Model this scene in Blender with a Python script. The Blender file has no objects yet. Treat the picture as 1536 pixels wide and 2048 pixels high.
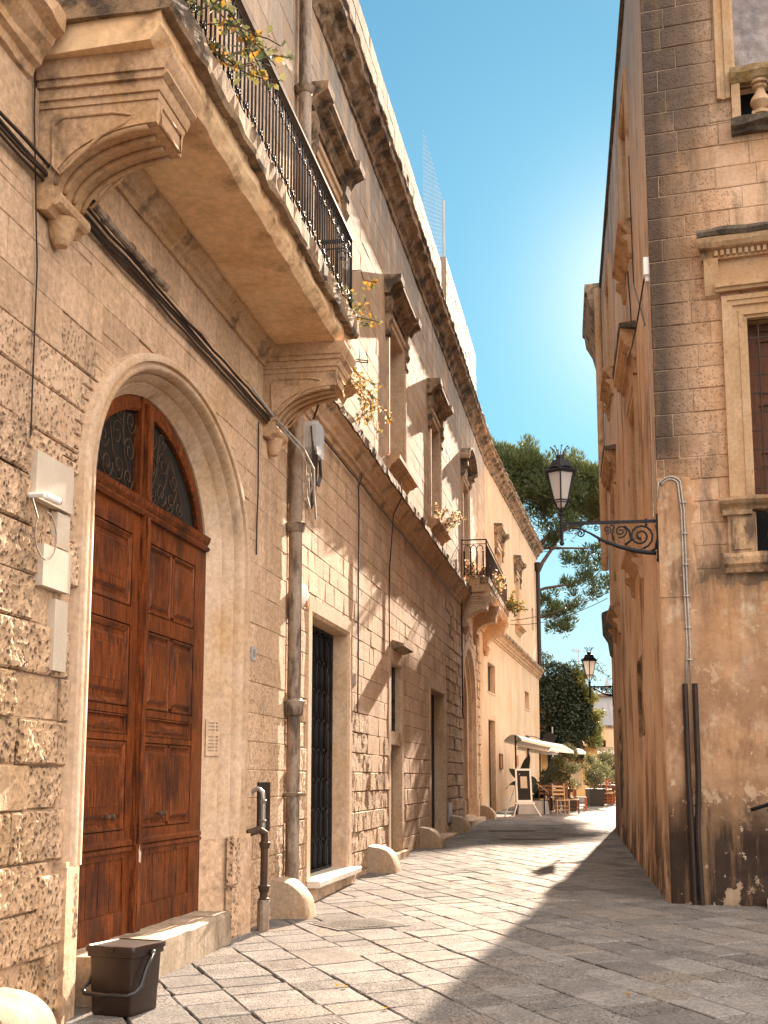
import bpy, bmesh, math, random
from math import sin, cos, pi, radians, sqrt, atan2
from mathutils import Vector, Matrix, noise
random.seed(7)
scene = bpy.context.scene
# ------------------------------------------------------------------ camera, sky, sun, exposure
F_PX = 2450.0; PITCH = math.atan(381/F_PX); EYE = 1.55
cam_d = bpy.data.cameras.new('camera'); cam = bpy.data.objects.new('camera', cam_d)
scene.collection.objects.link(cam); scene.camera = cam
cam.location = (0, 0, EYE); cam.rotation_euler = (radians(90)+PITCH, 0, 0)
cam_d.sensor_width = 36; cam_d.lens = F_PX/2048*36; cam_d.shift_y = 150/2048
cam_d.clip_end = 2000; cam_d.clip_start = 0.05
SKY_G = .5; SKY_T = (.16, .355, .435); SKY_FILL = (5.3, 4.7, 4.25)
SUN_AZ = math.atan(0.243); SUN_EL = radians(21.5)
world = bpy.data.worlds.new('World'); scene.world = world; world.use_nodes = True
wn = world.node_tree.nodes; wl = world.node_tree.links
bg = wn['Background']; sky = wn.new('ShaderNodeTexSky'); sky.sky_type = 'NISHITA'
sky.sun_disc = False; sky.sun_elevation = SUN_EL; sky.sun_rotation = SUN_AZ
sky.air_density = 1.0; sky.dust_density = 0.35; sky.ozone_density = 3.0; sky.altitude = 20
# tone of the hazy late sky: softened towards the sun, with added warm fill overhead and behind to light shaded walls
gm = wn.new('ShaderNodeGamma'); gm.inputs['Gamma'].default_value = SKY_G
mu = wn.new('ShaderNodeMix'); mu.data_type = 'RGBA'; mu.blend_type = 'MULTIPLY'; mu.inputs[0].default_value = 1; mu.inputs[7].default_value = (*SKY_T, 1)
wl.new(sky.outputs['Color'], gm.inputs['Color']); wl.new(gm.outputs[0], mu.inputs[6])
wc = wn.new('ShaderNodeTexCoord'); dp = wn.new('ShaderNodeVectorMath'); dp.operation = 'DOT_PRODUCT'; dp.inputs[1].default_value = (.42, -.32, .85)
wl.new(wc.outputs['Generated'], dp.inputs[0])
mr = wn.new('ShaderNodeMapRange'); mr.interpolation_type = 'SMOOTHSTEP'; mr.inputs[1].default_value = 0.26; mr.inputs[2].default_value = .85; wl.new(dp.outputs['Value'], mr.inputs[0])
hz = wn.new('ShaderNodeMix'); hz.data_type = 'RGBA'; hz.inputs[7].default_value = (*SKY_FILL, 1)
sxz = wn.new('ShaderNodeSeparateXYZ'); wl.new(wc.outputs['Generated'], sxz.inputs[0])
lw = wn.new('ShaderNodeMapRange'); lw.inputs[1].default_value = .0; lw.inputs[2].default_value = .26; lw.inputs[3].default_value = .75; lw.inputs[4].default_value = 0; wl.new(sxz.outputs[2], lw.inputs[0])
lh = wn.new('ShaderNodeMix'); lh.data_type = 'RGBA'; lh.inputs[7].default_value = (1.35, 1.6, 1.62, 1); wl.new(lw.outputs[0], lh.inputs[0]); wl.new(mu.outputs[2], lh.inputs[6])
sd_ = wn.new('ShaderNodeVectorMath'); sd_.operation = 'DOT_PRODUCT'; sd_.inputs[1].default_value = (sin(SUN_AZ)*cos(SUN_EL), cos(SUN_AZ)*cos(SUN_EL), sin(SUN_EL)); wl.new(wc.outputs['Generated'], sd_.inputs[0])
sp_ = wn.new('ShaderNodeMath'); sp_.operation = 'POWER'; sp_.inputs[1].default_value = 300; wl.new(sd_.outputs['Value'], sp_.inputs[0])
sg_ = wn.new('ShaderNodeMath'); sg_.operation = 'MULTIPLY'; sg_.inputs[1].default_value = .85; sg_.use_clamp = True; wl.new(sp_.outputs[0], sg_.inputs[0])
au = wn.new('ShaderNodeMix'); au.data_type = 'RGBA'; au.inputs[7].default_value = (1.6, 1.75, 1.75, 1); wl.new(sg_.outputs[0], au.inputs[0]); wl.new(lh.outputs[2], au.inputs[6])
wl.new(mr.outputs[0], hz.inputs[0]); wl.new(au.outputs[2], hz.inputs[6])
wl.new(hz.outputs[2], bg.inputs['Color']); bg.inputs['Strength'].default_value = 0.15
sun_d = bpy.data.lights.new('sun', 'SUN'); sun_d.energy = 5.0; sun_d.angle = radians(0.5); sun_d.color = (1.0, 0.79, 0.60)
sun = bpy.data.objects.new('sun', sun_d); scene.collection.objects.link(sun)
sdir = Vector((sin(SUN_AZ)*cos(SUN_EL), cos(SUN_AZ)*cos(SUN_EL), sin(SUN_EL)))
sun.rotation_euler = sdir.to_track_quat('Z', 'Y').to_euler(); sun.location = (10, 40, 30)
scene.view_settings.view_transform = 'Standard'; scene.view_settings.look = 'None'
scene.view_settings.exposure = 2.3; scene.view_settings.gamma = 1
scene.render.engine = 'CYCLES'
scene.cycles.max_bounces = 8; scene.cycles.diffuse_bounces = 5
# ------------------------------------------------------------------ frames and mesh builder
def gz(Y): return 0.014*(min(Y, 120)-12.57)
class Frame:
    """x runs along a facade, o outward from it, z up"""
    def __init__(s, O, d, sgn=1):
        l = math.hypot(*d); s.t = (d[0]/l, d[1]/l); s.O = O
        s.n = (s.t[1]*sgn, -s.t[0]*sgn); s.sg = -sgn
        s.rz = atan2(s.t[1], s.t[0])
    def w(s, a, o, z=0): return Vector((s.O[0]+s.t[0]*a+s.n[0]*o, s.O[1]+s.t[1]*a+s.n[1]*o, z))
F1 = Frame((-1.385, 13.03), (.1765, 1), 1)
B = F1.w(27.3, 0); F2 = Frame((B.x, B.y), (.219, 1), 1)
R1 = Frame((3.50, 15.33), (.1435, 1), -1)
R2 = Frame((3.50, 15.33), (1, -.32), 1)
W = Frame((0, 0), (1, 0), 1)      # world frame: o points towards the camera (-Y)
class MB:
    def __init__(s): s.v = []; s.f = []; s.c = []; s.tint = (.5, 0, .5)
    def add(s, vs, fs, c=None):
        b = len(s.v); s.v += vs; s.f += [tuple(b+i for i in f) for f in fs]
        s.c += [c or s.tint]*len(vs)
    def box(s, a0, a1, b0, b1, c0, c1, c=None):
        s.add([(a, b, z) for z in (c0, c1) for a, b in ((a0, b0), (a1, b0), (a1, b1), (a0, b1))],
              [(0, 3, 2, 1), (4, 5, 6, 7), (0, 1, 5, 4), (1, 2, 6, 5), (2, 3, 7, 6), (3, 0, 4, 7)], c)
    def prof(s, p, a0, a1, m0=0, m1=0, c=None, n=1):
        """closed polygon p of (o,z) extruded along x from a0 to a1; m0/m1 mitre returns"""
        k = len(p); vs = []
        for i in range(n+1):
            f = i/n
            vs += [((a0-m0*o)*(1-f)+(a1+m1*o)*f, o, z) for o, z in p]
        fs = [tuple(range(k-1, -1, -1)), tuple(range(n*k, n*k+k))]
        for i in range(n):
            fs += [(i*k+j, i*k+(j+1) % k, (i+1)*k+(j+1) % k, (i+1)*k+j) for j in range(k)]
        s.add(vs, fs, c)
    def profy(s, p, b0, b1, c=None):
        """closed polygon p of (x,z) extruded in o"""
        k = len(p)
        s.add([(x, b0, z) for x, z in p]+[(x, b1, z) for x, z in p],
              [tuple(range(k-1, -1, -1)), tuple(range(k, 2*k))]+[(j, (j+1) % k, k+(j+1) % k, k+j) for j in range(k)], c)
    def profz(s, p, z0, z1, c=None, p2=None):
        k = len(p); q = p2 or p
        s.add([(x, y, z0) for x, y in p]+[(x, y, z1) for x, y in q],
              [tuple(range(k-1, -1, -1)), tuple(range(k, 2*k))]+[(j, (j+1) % k, k+(j+1) % k, k+j) for j in range(k)], c)
    def tube(s, pts, r, n=6, c=None, closed=False):
        pts = [Vector(p) for p in pts]; m = len(pts); vs = []; up = None
        rr = r if isinstance(r, (list, tuple)) else [r]*m
        for i, p in enumerate(pts):
            if closed: d = pts[(i+1) % m]-pts[i-1]
            else: d = pts[min(i+1, m-1)]-pts[max(i-1, 0)]
            if d.length < 1e-9: d = Vector((0, 0, 1))
            d.normalize()
            if up is None: up = Vector((0, 0, 1)) if abs(d.z) < .9 else Vector((1, 0, 0))
            a = d.cross(up)
            if a.length < 1e-4: a = d.orthogonal()
            a.normalize(); b = a.cross(d).normalized(); up = b
            for j in range(n):
                t = 2*pi*j/n; vs.append(tuple(p+a*cos(t)*rr[i]+b*sin(t)*rr[i]))
        fs = []
        for i in range(m if closed else m-1):
            for j in range(n):
                k = (i+1) % m
                fs.append((i*n+j, i*n+(j+1) % n, k*n+(j+1) % n, k*n+j))
        if not closed: fs += [tuple(range(n-1, -1, -1)), tuple(range((m-1)*n, m*n))]
        s.add(vs, fs, c)
    def lathe(s, cx, co, p, n=12, c=None, sq=1):
        k = len(p); vs = []
        for r, z in p:
            for j in range(n):
                t = 2*pi*(j+.5)/n; vs.append((cx+r*cos(t), co+r*sin(t)*sq, z))
        fs = [(i*n+j, i*n+(j+1) % n, (i+1)*n+(j+1) % n, (i+1)*n+j) for i in range(k-1) for j in range(n)]
        fs += [tuple(range(n-1, -1, -1)), tuple(range((k-1)*n, k*n))]
        s.add(vs, fs, c)
    def ball(s, p, r, c=None):
        s.lathe(p[0], p[1], [(r*sin(pi*i/6)+1e-4, p[2]-r*cos(pi*i/6)) for i in range(7)], 8, c)
    def sweep(s, path, prof, closed=False, c=None, jit=0):
        """path of (x,z); prof closed polygon of (n,o), n = left normal of the path"""
        m = len(path); k = len(prof); vs = []
        P = [Vector(p) for p in path]
        for i in range(m):
            if closed: d0 = (P[i]-P[i-1]).normalized(); d1 = (P[(i+1) % m]-P[i]).normalized()
            else:
                d1 = (P[min(i+1, m-1)]-P[min(i, m-2)]).normalized(); d0 = (P[max(i, 1)]-P[max(i-1, 0)]).normalized()
            n0 = Vector((-d0.y, d0.x)); n1 = Vector((-d1.y, d1.x)); nn = (n0+n1)
            nn = nn/ max(nn.length_squared/2, .3) if nn.length > 1e-6 else n0
            for a, o in prof: vs.append((P[i].x+nn.x*a, o, P[i].y+nn.y*a))
        fs = []
        for i in range(m if closed else m-1):
            q = (i+1) % m
            fs += [(i*k+j, i*k+(j+1) % k, q*k+(j+1) % k, q*k+j) for j in range(k)]
        if not closed: fs += [tuple(range(k-1, -1, -1)), tuple(range((m-1)*k, m*k))]
        s.add(vs, fs, c)
def build(name, mb, mat, fr=W, org=(0, 0, 0), parent=None, smooth=False, tri=False, recalc=True):
    me = bpy.data.meshes.new(name)
    me.from_pydata([(v[0]-org[0], fr.sg*(v[1]-org[1]), v[2]-org[2]) for v in mb.v], [], mb.f)
    a = me.color_attributes.new('tint', 'FLOAT_COLOR', 'POINT')
    a.data.foreach_set('color', [x for c in mb.c for x in (c[0], c[1], c[2], 1.0)])
    if recalc:
        bm = bmesh.new(); bm.from_mesh(me); bmesh.ops.recalc_face_normals(bm, faces=bm.faces); bm.to_mesh(me); bm.free()
    if smooth:
        me.polygons.foreach_set('use_smooth', [True]*len(me.polygons))
        if smooth is not True:
            try: me.set_sharp_from_angle(angle=radians(smooth))
            except Exception: pass
    me.materials.append(mat)
    o = bpy.data.objects.new(name, me); scene.collection.objects.link(o)
    if parent: o.parent = parent
    else:
        o.location = fr.w(*org); o.rotation_euler = (0, 0, fr.rz)
    return o
def tag(o, label, cat, group=None, kind=None):
    if label: o['label'] = label
    if cat: o['category'] = cat
    if group: o['group'] = group
    if kind: o['kind'] = kind
    return o
class Thing:
    def __init__(s, name, label, cat, fr=W, org=(0, 0, 0), group=None, rz=0):
        e = bpy.data.objects.new(name, None); scene.collection.objects.link(e); e.empty_display_size = .2
        e.location = fr.w(*org); e.rotation_euler = (0, 0, fr.rz+rz)
        s.e = e; s.fr = fr; s.org = org; tag(e, label, cat, group)
    def part(s, name, mb, mat, parent=None, smooth=False, label=None, loc=None, recalc=True):
        """mesh coordinates are facade coordinates minus the thing's base"""
        o = build(name, mb, mat, s.fr, s.org, parent or s.e, smooth, recalc=recalc)
        if label: o['label'] = label
        return o
def copy_tree(o, parent=None):
    c = o.copy(); scene.collection.objects.link(c)
    if parent: c.parent = parent
    for ch in list(o.children): copy_tree(ch, c)
    return c
def structure(name, mb, mat, smooth=False, kind='structure'):
    o = build(name, mb, mat, W, smooth=smooth); o['kind'] = kind; return o
# ------------------------------------------------------------------ materials
def surf(name, c1, c2, scale=3, stretch=(1, 1, 1), rough=.85, bump=.3, dist=.01, bscale=30, fine=.35, tint=0, tintcol=None,
         grime=None, pit=0, metal=0, warm=None, spec=.3, coat=0, rr=.0, flake=None):
    m = bpy.data.materials.new(name); m.use_nodes = True; nt = m.node_tree; N = nt.nodes; L = nt.links
    bs = N['Principled BSDF']; tc = N.new('ShaderNodeTexCoord'); co = tc.outputs['Object']
    def mapping(sc):
        q = N.new('ShaderNodeMapping'); q.inputs['Scale'].default_value = sc; L.new(co, q.inputs['Vector']); return q.outputs[0]
    def nz(sc, st=(1, 1, 1), det=5, ro=.6):
        q = N.new('ShaderNodeTexNoise'); q.inputs['Scale'].default_value = sc; q.inputs['Detail'].default_value = det
        q.inputs['Roughness'].default_value = ro; L.new(mapping(st), q.inputs['Vector']); return q.outputs['Fac']
    def ramp(v, a, b):
        q = N.new('ShaderNodeMapRange'); q.inputs[1].default_value = a; q.inputs[2].default_value = b; L.new(v, q.inputs[0]); return q.outputs[0]
    def mix(f, a, b, mode='MIX'):
        q = N.new('ShaderNodeMix'); q.data_type = 'RGBA'; q.blend_type = mode; q.clamp_factor = True
        for i, x in ((0, f), (6, a), (7, b)):
            if hasattr(x, 'links') or hasattr(x, 'is_linked'): L.new(x, q.inputs[i])
            else: q.inputs[i].default_value = x if i == 0 else (*x, 1)
        return q.outputs[2]
    def mul(a, b):
        q = N.new('ShaderNodeMath'); q.operation = 'MULTIPLY'
        for i, x in ((0, a), (1, b)):
            if hasattr(x, 'is_linked'): L.new(x, q.inputs[i])
            else: q.inputs[i].default_value = x
        return q.outputs[0]
    col = mix(ramp(nz(scale, stretch), .35, .68), c1, c2)
    if warm: col = mix(mul(ramp(nz(warm[2] if len(warm) > 2 else .7, (1, 1, .8), 6), .48, .68), warm[1]), col, warm[0])
    at = None
    if tint or pit:
        at = N.new('ShaderNodeAttribute'); at.attribute_name = 'tint'; sp = N.new('ShaderNodeSeparateColor'); L.new(at.outputs['Color'], sp.inputs[0])
    if tint:
        q = N.new('ShaderNodeMapRange'); q.inputs[3].default_value = 1-tint; q.inputs[4].default_value = 1+tint*.6; L.new(sp.outputs[0], q.inputs[0])
        cc = N.new('ShaderNodeCombineColor')
        for i in range(3): L.new(q.outputs[0], cc.inputs[i])
        col = mix(1.0, col, cc.outputs[0], 'MULTIPLY')
        if tintcol: col = mix(mul(ramp(sp.outputs[2], .62, 1), .8), col, tintcol)
    if grime:
        for g in (grime if isinstance(grime, list) else [grime]):
            f = ramp(nz(g[2], g[3], 8, .65), g[4], g[4]+.12)
            if len(g) > 5:   # only below / above a height (z0 -> z1) or along x: ('z', full, none)
                sx = N.new('ShaderNodeSeparateXYZ'); L.new(co, sx.inputs[0])
                for ax, full, none in g[5]:
                    f = mul(f, ramp(sx.outputs['XYZ'.index(ax)], none, full))
            col = mix(mul(f, g[1]), col, g[0])
    fl = None
    if flake:
        for (fs, th, fc, amt) in flake:
            f = ramp(nz(fs, (1, 1, .9), 9, .68), th, th+.012); col = mix(mul(f, amt), col, fc)
            fl = f if fl is None else mul(fl, f)
            q = N.new('ShaderNodeMath'); q.operation = 'MULTIPLY_ADD'; q.inputs[1].default_value = -2.2; L.new(f, q.inputs[0]); q.inputs[2].default_value = 0
            fl = q.outputs[0] if fl is f else fl
    fn = nz(bscale, (1, 1, 1), 8, .7)
    q = N.new('ShaderNodeMapRange'); q.inputs[1].default_value = .3; q.inputs[2].default_value = .7
    q.inputs[3].default_value = 1-fine; q.inputs[4].default_value = 1+fine*.4; L.new(fn, q.inputs[0])
    cc = N.new('ShaderNodeCombineColor')
    for i in range(3): L.new(q.outputs[0], cc.inputs[i])
    col = mix(1.0, col, cc.outputs[0], 'MULTIPLY')
    h = fn
    if fl is not None:
        q = N.new('ShaderNodeMath'); q.operation = 'ADD'; L.new(fn, q.inputs[0]); L.new(fl, q.inputs[1]); h = q.outputs[0]
    if pit:
        v = N.new('ShaderNodeTexVoronoi'); v.inputs['Scale'].default_value = pit; v.inputs['Randomness'].default_value = 1
        L.new(mapping((1, 1, .75)), v.inputs['Vector'])
        hh = ramp(v.outputs['Distance'], .12, .42)
        p2 = mix(sp.outputs[1], (1, 1, 1), hh)
        ad = N.new('ShaderNodeMath'); ad.operation = 'MULTIPLY_ADD'; ad.inputs[1].default_value = 1.6; L.new(p2, ad.inputs[0]); L.new(h, ad.inputs[2]); h = ad.outputs[0]
        big = nz(5, (1, 1, 1), 6, .7); ad2 = N.new('ShaderNodeMath'); ad2.operation = 'MULTIPLY_ADD'
        L.new(mul(big, 1.5), ad2.inputs[0]); L.new(sp.outputs[1], ad2.inputs[1]); L.new(h, ad2.inputs[2]); h = ad2.outputs[0]
        drk = mul(ramp(p2, 1, 0), .6); col = mix(drk, col, (.08, .05, .03))
    L.new(col, bs.inputs['Base Color'])
    bp = N.new('ShaderNodeBump'); bp.inputs['Strength'].default_value = bump; bp.inputs['Distance'].default_value = dist
    L.new(h, bp.inputs['Height']); L.new(bp.outputs[0], bs.inputs['Normal'])
    bs.inputs['Roughness'].default_value = rough; bs.inputs['Metallic'].default_value = metal
    if rr:
        q = N.new('ShaderNodeMapRange'); q.inputs[1].default_value = .35; q.inputs[2].default_value = .65
        q.inputs[3].default_value = rough-rr; q.inputs[4].default_value = rough+rr; L.new(nz(scale*2.3, (1, 1, 1), 6), q.inputs[0]); L.new(q.outputs[0], bs.inputs['Roughness'])
    bs.inputs['Specular IOR Level'].default_value = spec
    if coat: bs.inputs['Coat Weight'].default_value = coat; bs.inputs['Coat Roughness'].default_value = .25
    return m
def leafmat(name, a, b, trans=.35):
    m = bpy.data.materials.new(name); m.use_nodes = True; nt = m.node_tree; N = nt.nodes; L = nt.links
    bs = N['Principled BSDF']; out = N['Material Output']
    at = N.new('ShaderNodeAttribute'); at.attribute_name = 'tint'; sp = N.new('ShaderNodeSeparateColor'); L.new(at.outputs['Color'], sp.inputs[0])
    mx = N.new('ShaderNodeMix'); mx.data_type = 'RGBA'; mx.inputs[6].default_value = (*a, 1); mx.inputs[7].default_value = (*b, 1)
    L.new(sp.outputs[0], mx.inputs[0]); L.new(mx.outputs[2], bs.inputs['Base Color']); bs.inputs['Roughness'].default_value = .55
    tr = N.new('ShaderNodeBsdfTranslucent'); L.new(mx.outputs[2], tr.inputs['Color'])
    ms = N.new('ShaderNodeMixShader'); ms.inputs[0].default_value = trans
    L.new(bs.outputs[0], ms.inputs[1]); L.new(tr.outputs[0], ms.inputs[2]); L.new(ms.outputs[0], out.inputs['Surface'])
    return m
DARK = (.035, .026, .02)
M = {}
M['ashlar'] = surf('ashlar', (.64, .425, .27), (.77, .54, .365), 2.2, rough=.9, bump=.9, dist=.022, bscale=16, fine=.42, tint=.12, tintcol=(.50, .335, .21), pit=26,
                   warm=((.56, .36, .18), .6, .5), grime=[((.30, .20, .13), .6, 1.6, (1, 1, .35), .54), ((.36, .25, .16), .6, 5.5, (1, 1, 1), .56), ((.20, .13, .08), .7, 2.5, (1, 1, 1), .5, [('Z', .1, 1.0)])])
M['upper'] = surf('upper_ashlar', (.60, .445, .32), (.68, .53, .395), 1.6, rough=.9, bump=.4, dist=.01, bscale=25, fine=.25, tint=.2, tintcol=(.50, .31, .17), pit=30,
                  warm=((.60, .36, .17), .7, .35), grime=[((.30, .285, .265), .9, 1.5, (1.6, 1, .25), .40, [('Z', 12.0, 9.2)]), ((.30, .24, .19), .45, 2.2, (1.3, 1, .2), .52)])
M['mortar'] = surf('mortar', (.56, .38, .25), (.48, .32, .20), 6, rough=.95, bump=.4)
M['mortar_light'] = surf('light_mortar', (.60, .44, .30), (.46, .32, .21), 6, rough=.95, bump=.4, fine=.4)
M['parapet'] = surf('parapet_stone', (.36, .265, .19), (.46, .35, .26), 2, rough=.9, bump=.5, dist=.012, bscale=20, fine=.35, tint=.2, pit=26, grime=((.16, .13, .11), .7, 1.6, (1, 1, .4), .50))
M['trim'] = surf('dressed_stone', (.57, .40, .265), (.67, .50, .36), 2.5, rough=.85, bump=.5, dist=.010, bscale=18, fine=.32, warm=((.56, .35, .17), .75, .9), grime=[((.28, .19, .12), .6, 2.0, (1, 1, .5), .56), ((.20, .14, .09), .7, 3, (1, 1, .8), .50, [('Z', .2, 1.3)])])
M['carved'] = surf('carved_stone', (.52, .325, .18), (.64, .43, .27), 3, rough=.9, bump=.45, dist=.01, bscale=26, fine=.35, warm=((.50, .28, .11), .7, 1.2), grime=((.14, .09, .055), .75, 3.2, (1, 1, .8), .54))
M['weathered'] = surf('weathered_ledge', (.27, .18, .11), (.42, .29, .18), 3.5, rough=.95, bump=.8, dist=.02, bscale=16, fine=.45, grime=((.055, .045, .038), .85, 2.6, (1, 1, 1.2), .47))
M['ledge_dark'] = surf('blackened_ledge', (.075, .062, .05), (.20, .155, .11), 5, rough=.95, bump=.7, dist=.02, bscale=18, fine=.5)
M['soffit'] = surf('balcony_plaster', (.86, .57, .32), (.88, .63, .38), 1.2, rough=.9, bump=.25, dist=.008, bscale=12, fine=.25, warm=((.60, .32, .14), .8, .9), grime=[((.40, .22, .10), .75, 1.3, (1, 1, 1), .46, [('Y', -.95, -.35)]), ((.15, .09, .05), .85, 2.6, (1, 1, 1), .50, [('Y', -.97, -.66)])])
M['plaster'] = surf('lime_plaster', (.56, .40, .25), (.65, .49, .33), 1.1, rough=.9, bump=.3, dist=.008, bscale=14, fine=.15, warm=((.55, .34, .17), .8, .5), grime=[((.42, .30, .20), .45, .7, (1, 1, .4), .50)], flake=[(1.4, .62, (.50, .36, .23), .4)])
M['whitish'] = surf('new_limestone', (.54, .45, .35), (.62, .53, .42), 3, rough=.85, bump=.2, dist=.004, bscale=30, fine=.1)
M['wood'] = surf('varnished_wood', (.045, .012, .005), (.31, .082, .019), 5, (12, 12, .8), rough=.5, bump=.35, dist=.004, bscale=40, fine=.45, warm=((.045, .013, .006), .9, 2.2), coat=.0, spec=.18, grime=((.045, .018, .01), .7, 2.5, (3, 3, .5), .5, [('Z', .3, 1.3)]))
M['wood_dark'] = surf('old_shutter_wood', (.12, .045, .022), (.19, .075, .035), 5, (9, 9, .8), rough=.6, bump=.3, dist=.003, bscale=40, fine=.3)
M['iron'] = surf('wrought_iron', (.012, .013, .016), (.024, .024, .028), 8, rough=.6, bump=.2, dist=.002, bscale=60, fine=.3, metal=.1, spec=.3)
M['rust'] = surf('rusty_iron', (.05, .032, .022), (.10, .055, .03), 8, rough=.75, bump=.3, dist=.003, bscale=50, fine=.4)
M['dark'] = surf('dark_interior', (.012, .011, .010), (.02, .018, .016), 2, rough=.6, bump=.1)
M['pipe'] = surf('zinc_pipe', (.26, .20, .15), (.38, .30, .23), 4, (2, 2, .3), rough=.6, bump=.3, dist=.003, bscale=30, fine=.3, warm=((.20, .11, .06), .8, 1.6), grime=((.055, .035, .025), .85, 3.2, (2, 2, .5), .5))
M['steel'] = surf('dull_steel', (.33, .31, .29), (.42, .40, .37), 9, rough=.4, bump=.1, metal=.7)
M['zincwhite'] = surf('cable_sheath', (.42, .39, .35), (.55, .51, .46), 9, rough=.5, bump=.1)
M['marble'] = surf('marble_step', (.62, .55, .46), (.72, .66, .58), 4, rough=.4, bump=.15, dist=.004, fine=.15)
M['glass'] = surf('dark_glass', (.02, .02, .022), (.03, .03, .034), 3, rough=.12, bump=.0, fine=.1, spec=.6)
M['rplaster'] = surf('stained_plaster', (.46, .265, .15), (.60, .395, .25), 1.3, rough=.92, bump=.5, dist=.014, bscale=12, fine=.2, warm=((.52, .27, .115), .85, .8),
    grime=[((.68, .52, .37), .8, 2.4, (1, 1, 1), .55), ((.24, .12, .06), .9, 1.7, (1.3, 1, .6), .44, [('Z', 1.6, 3.8)]), ((.16, .10, .065), .8, 2.2, (1.8, 1, .3), .50, [('Z', 4.0, 3.1)]), ((.035, .022, .016), .97, 1.7, (1, 1, .9), .27, [('Z', .85, 1.7)]), ((.34, .20, .10), .6, 2.0, (2, 1, .22), .52)],
    flake=[(2.2, .585, (.60, .44, .29), .55), (6.5, .63, (.62, .48, .34), .8)])
M['rside'] = surf('side_plaster', (.68, .45, .28), (.78, .57, .39), 1.0, rough=.92, bump=.45, dist=.012, bscale=12, fine=.2, warm=((.60, .31, .13), .9, .6),
    grime=[((.70, .46, .31), .6, 1.5, (1, 1, .6), .6), ((.22, .11, .055), .85, .9, (1, 1, .45), .50), ((.30, .285, .26), .75, 1.0, (.8, 1, .2), .40, [('Z', 12.5, 8.0)]), ((.055, .032, .02), .9, 1.7, (1, 1, .5), .40, [('Z', .4, 1.6)])], flake=[(1.6, .58, (.56, .36, .21), .6), (5, .63, (.70, .52, .36), .7)])
M['rash'] = surf('orange_ashlar', (.62, .375, .215), (.74, .50, .335), 1.4, rough=.92, bump=.5, dist=.012, bscale=20, fine=.22, tint=.12, pit=30, warm=((.56, .275, .11), .9, .5),
    grime=[((.062, .046, .037), .93, 1.8, (1, 1, .8), .24, [('X', .15, .72), ('Z', 5.7, 5.2)]), ((.10, .075, .06), .85, 1.3, (1, 1, .6), .36, [('X', .6, 1.25), ('Z', 10.5, 8.2)]), ((.09, .06, .042), .85, 1.9, (1, 1, .35), .48, [('Z', 4.7, 6.4)]), ((.22, .14, .08), .6, 2.3, (1.6, 1, .3), .5)])
M['greyplaster'] = surf('grey_plaster_infill', (.36, .30, .28), (.48, .41, .38), 3, rough=.95, bump=.9, dist=.03, bscale=9, fine=.3, grime=((.24, .22, .23), .7, 2.2, (1, 1, .5), .5))
M['plastic_brown'] = surf('brown_plastic', (.018, .009, .006), (.026, .013, .009), 5, rough=.38, bump=.06, dist=.002, fine=.1, spec=.45)
M['plastic_black'] = surf('black_plastic', (.012, .011, .011), (.018, .016, .016), 5, rough=.35, bump=.05, dist=.002, fine=.1, spec=.45)
M['conduit'] = surf('dark_conduit', (.022, .014, .012), (.04, .024, .018), 6, rough=.5, bump=.1, fine=.3)
M['frosted'] = surf('frosted_lantern_glass', (.84, .80, .76), (.88, .84, .80), 2, rough=.35, bump=.05, fine=.05, spec=.5)
M['canvas'] = surf('white_canvas', (.80, .78, .74), (.86, .84, .80), 2, rough=.9, bump=.15, dist=.004, fine=.06)
M['pale_wood'] = surf('pale_wood', (.42, .29, .17), (.52, .38, .24), 6, rough=.6, bump=.15, fine=.2)
M['brown_wood'] = surf('brown_wood', (.10, .042, .02), (.16, .07, .035), 6, rough=.5, bump=.15, fine=.2)
M['red_wood'] = surf('red_wood', (.32, .085, .025), (.42, .13, .045), 6, rough=.5, bump=.15, fine=.2)
M['rush'] = surf('rush_seat', (.36, .25, .13), (.48, .35, .2), 20, (1, 6, 1), rough=.8, bump=.3, fine=.3)
M['bark'] = surf('bark', (.10, .065, .045), (.17, .115, .08), 6, (2, 2, .5), rough=.95, bump=.8, dist=.03, fine=.4)
M['pine'] = leafmat('pine_needles', (.026, .052, .016), (.15, .165, .05), .22)
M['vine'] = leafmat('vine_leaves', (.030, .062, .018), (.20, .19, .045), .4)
M['vine_dark'] = leafmat('vine_leaves_painted_shade', (.012, .024, .010), (.035, .055, .018), .12)  # front of the vine: shade painted in as a darker leaf copy
M['olive'] = leafmat('shrub_leaves', (.045, .07, .03), (.26, .25, .11), .3)
M['flower'] = leafmat('blossom', (.75, .66, .5), (.65, .28, .16), .4)
M['autumn'] = leafmat('creeper_leaves', (.10, .13, .03), (.50, .22, .035), .5)
M['farblue'] = surf('far_grey_plaster', (.40, .42, .44), (.50, .51, .52), .8, rough=.9, bump=.1, fine=.15, grime=((.28, .29, .30), .6, 1.2, (2, 1, .3), .5))
M['ochre'] = surf('ochre_plaster', (.60, .36, .14), (.68, .44, .2), .8, rough=.9, bump=.1, fine=.15, grime=((.40, .25, .12), .5, 1.0, (1, 1, .4), .5))
M['pav'] = surf('paving_stone', (.186, .176, .168), (.262, .247, .232), 3.0, rough=.66, bump=.9, dist=.010, bscale=34, fine=.55, tint=.26, tintcol=(.265, .23, .195), pit=42, spec=.007, rr=.10,
    grime=((.13, .122, .115), .6, 3.5, (1, 1, 1), .55))
M['joint'] = surf('paving_joint', (.035, .027, .021), (.055, .043, .034), 5, rough=.95, bump=.5)
M['grate'] = surf('cast_cover', (.15, .135, .12), (.21, .19, .17), 6, rough=.8, bump=.3, spec=.05)
M['clay'] = surf('terracotta', (.40, .16, .07), (.5, .22, .1), 5, rough=.85, bump=.2)

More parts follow.
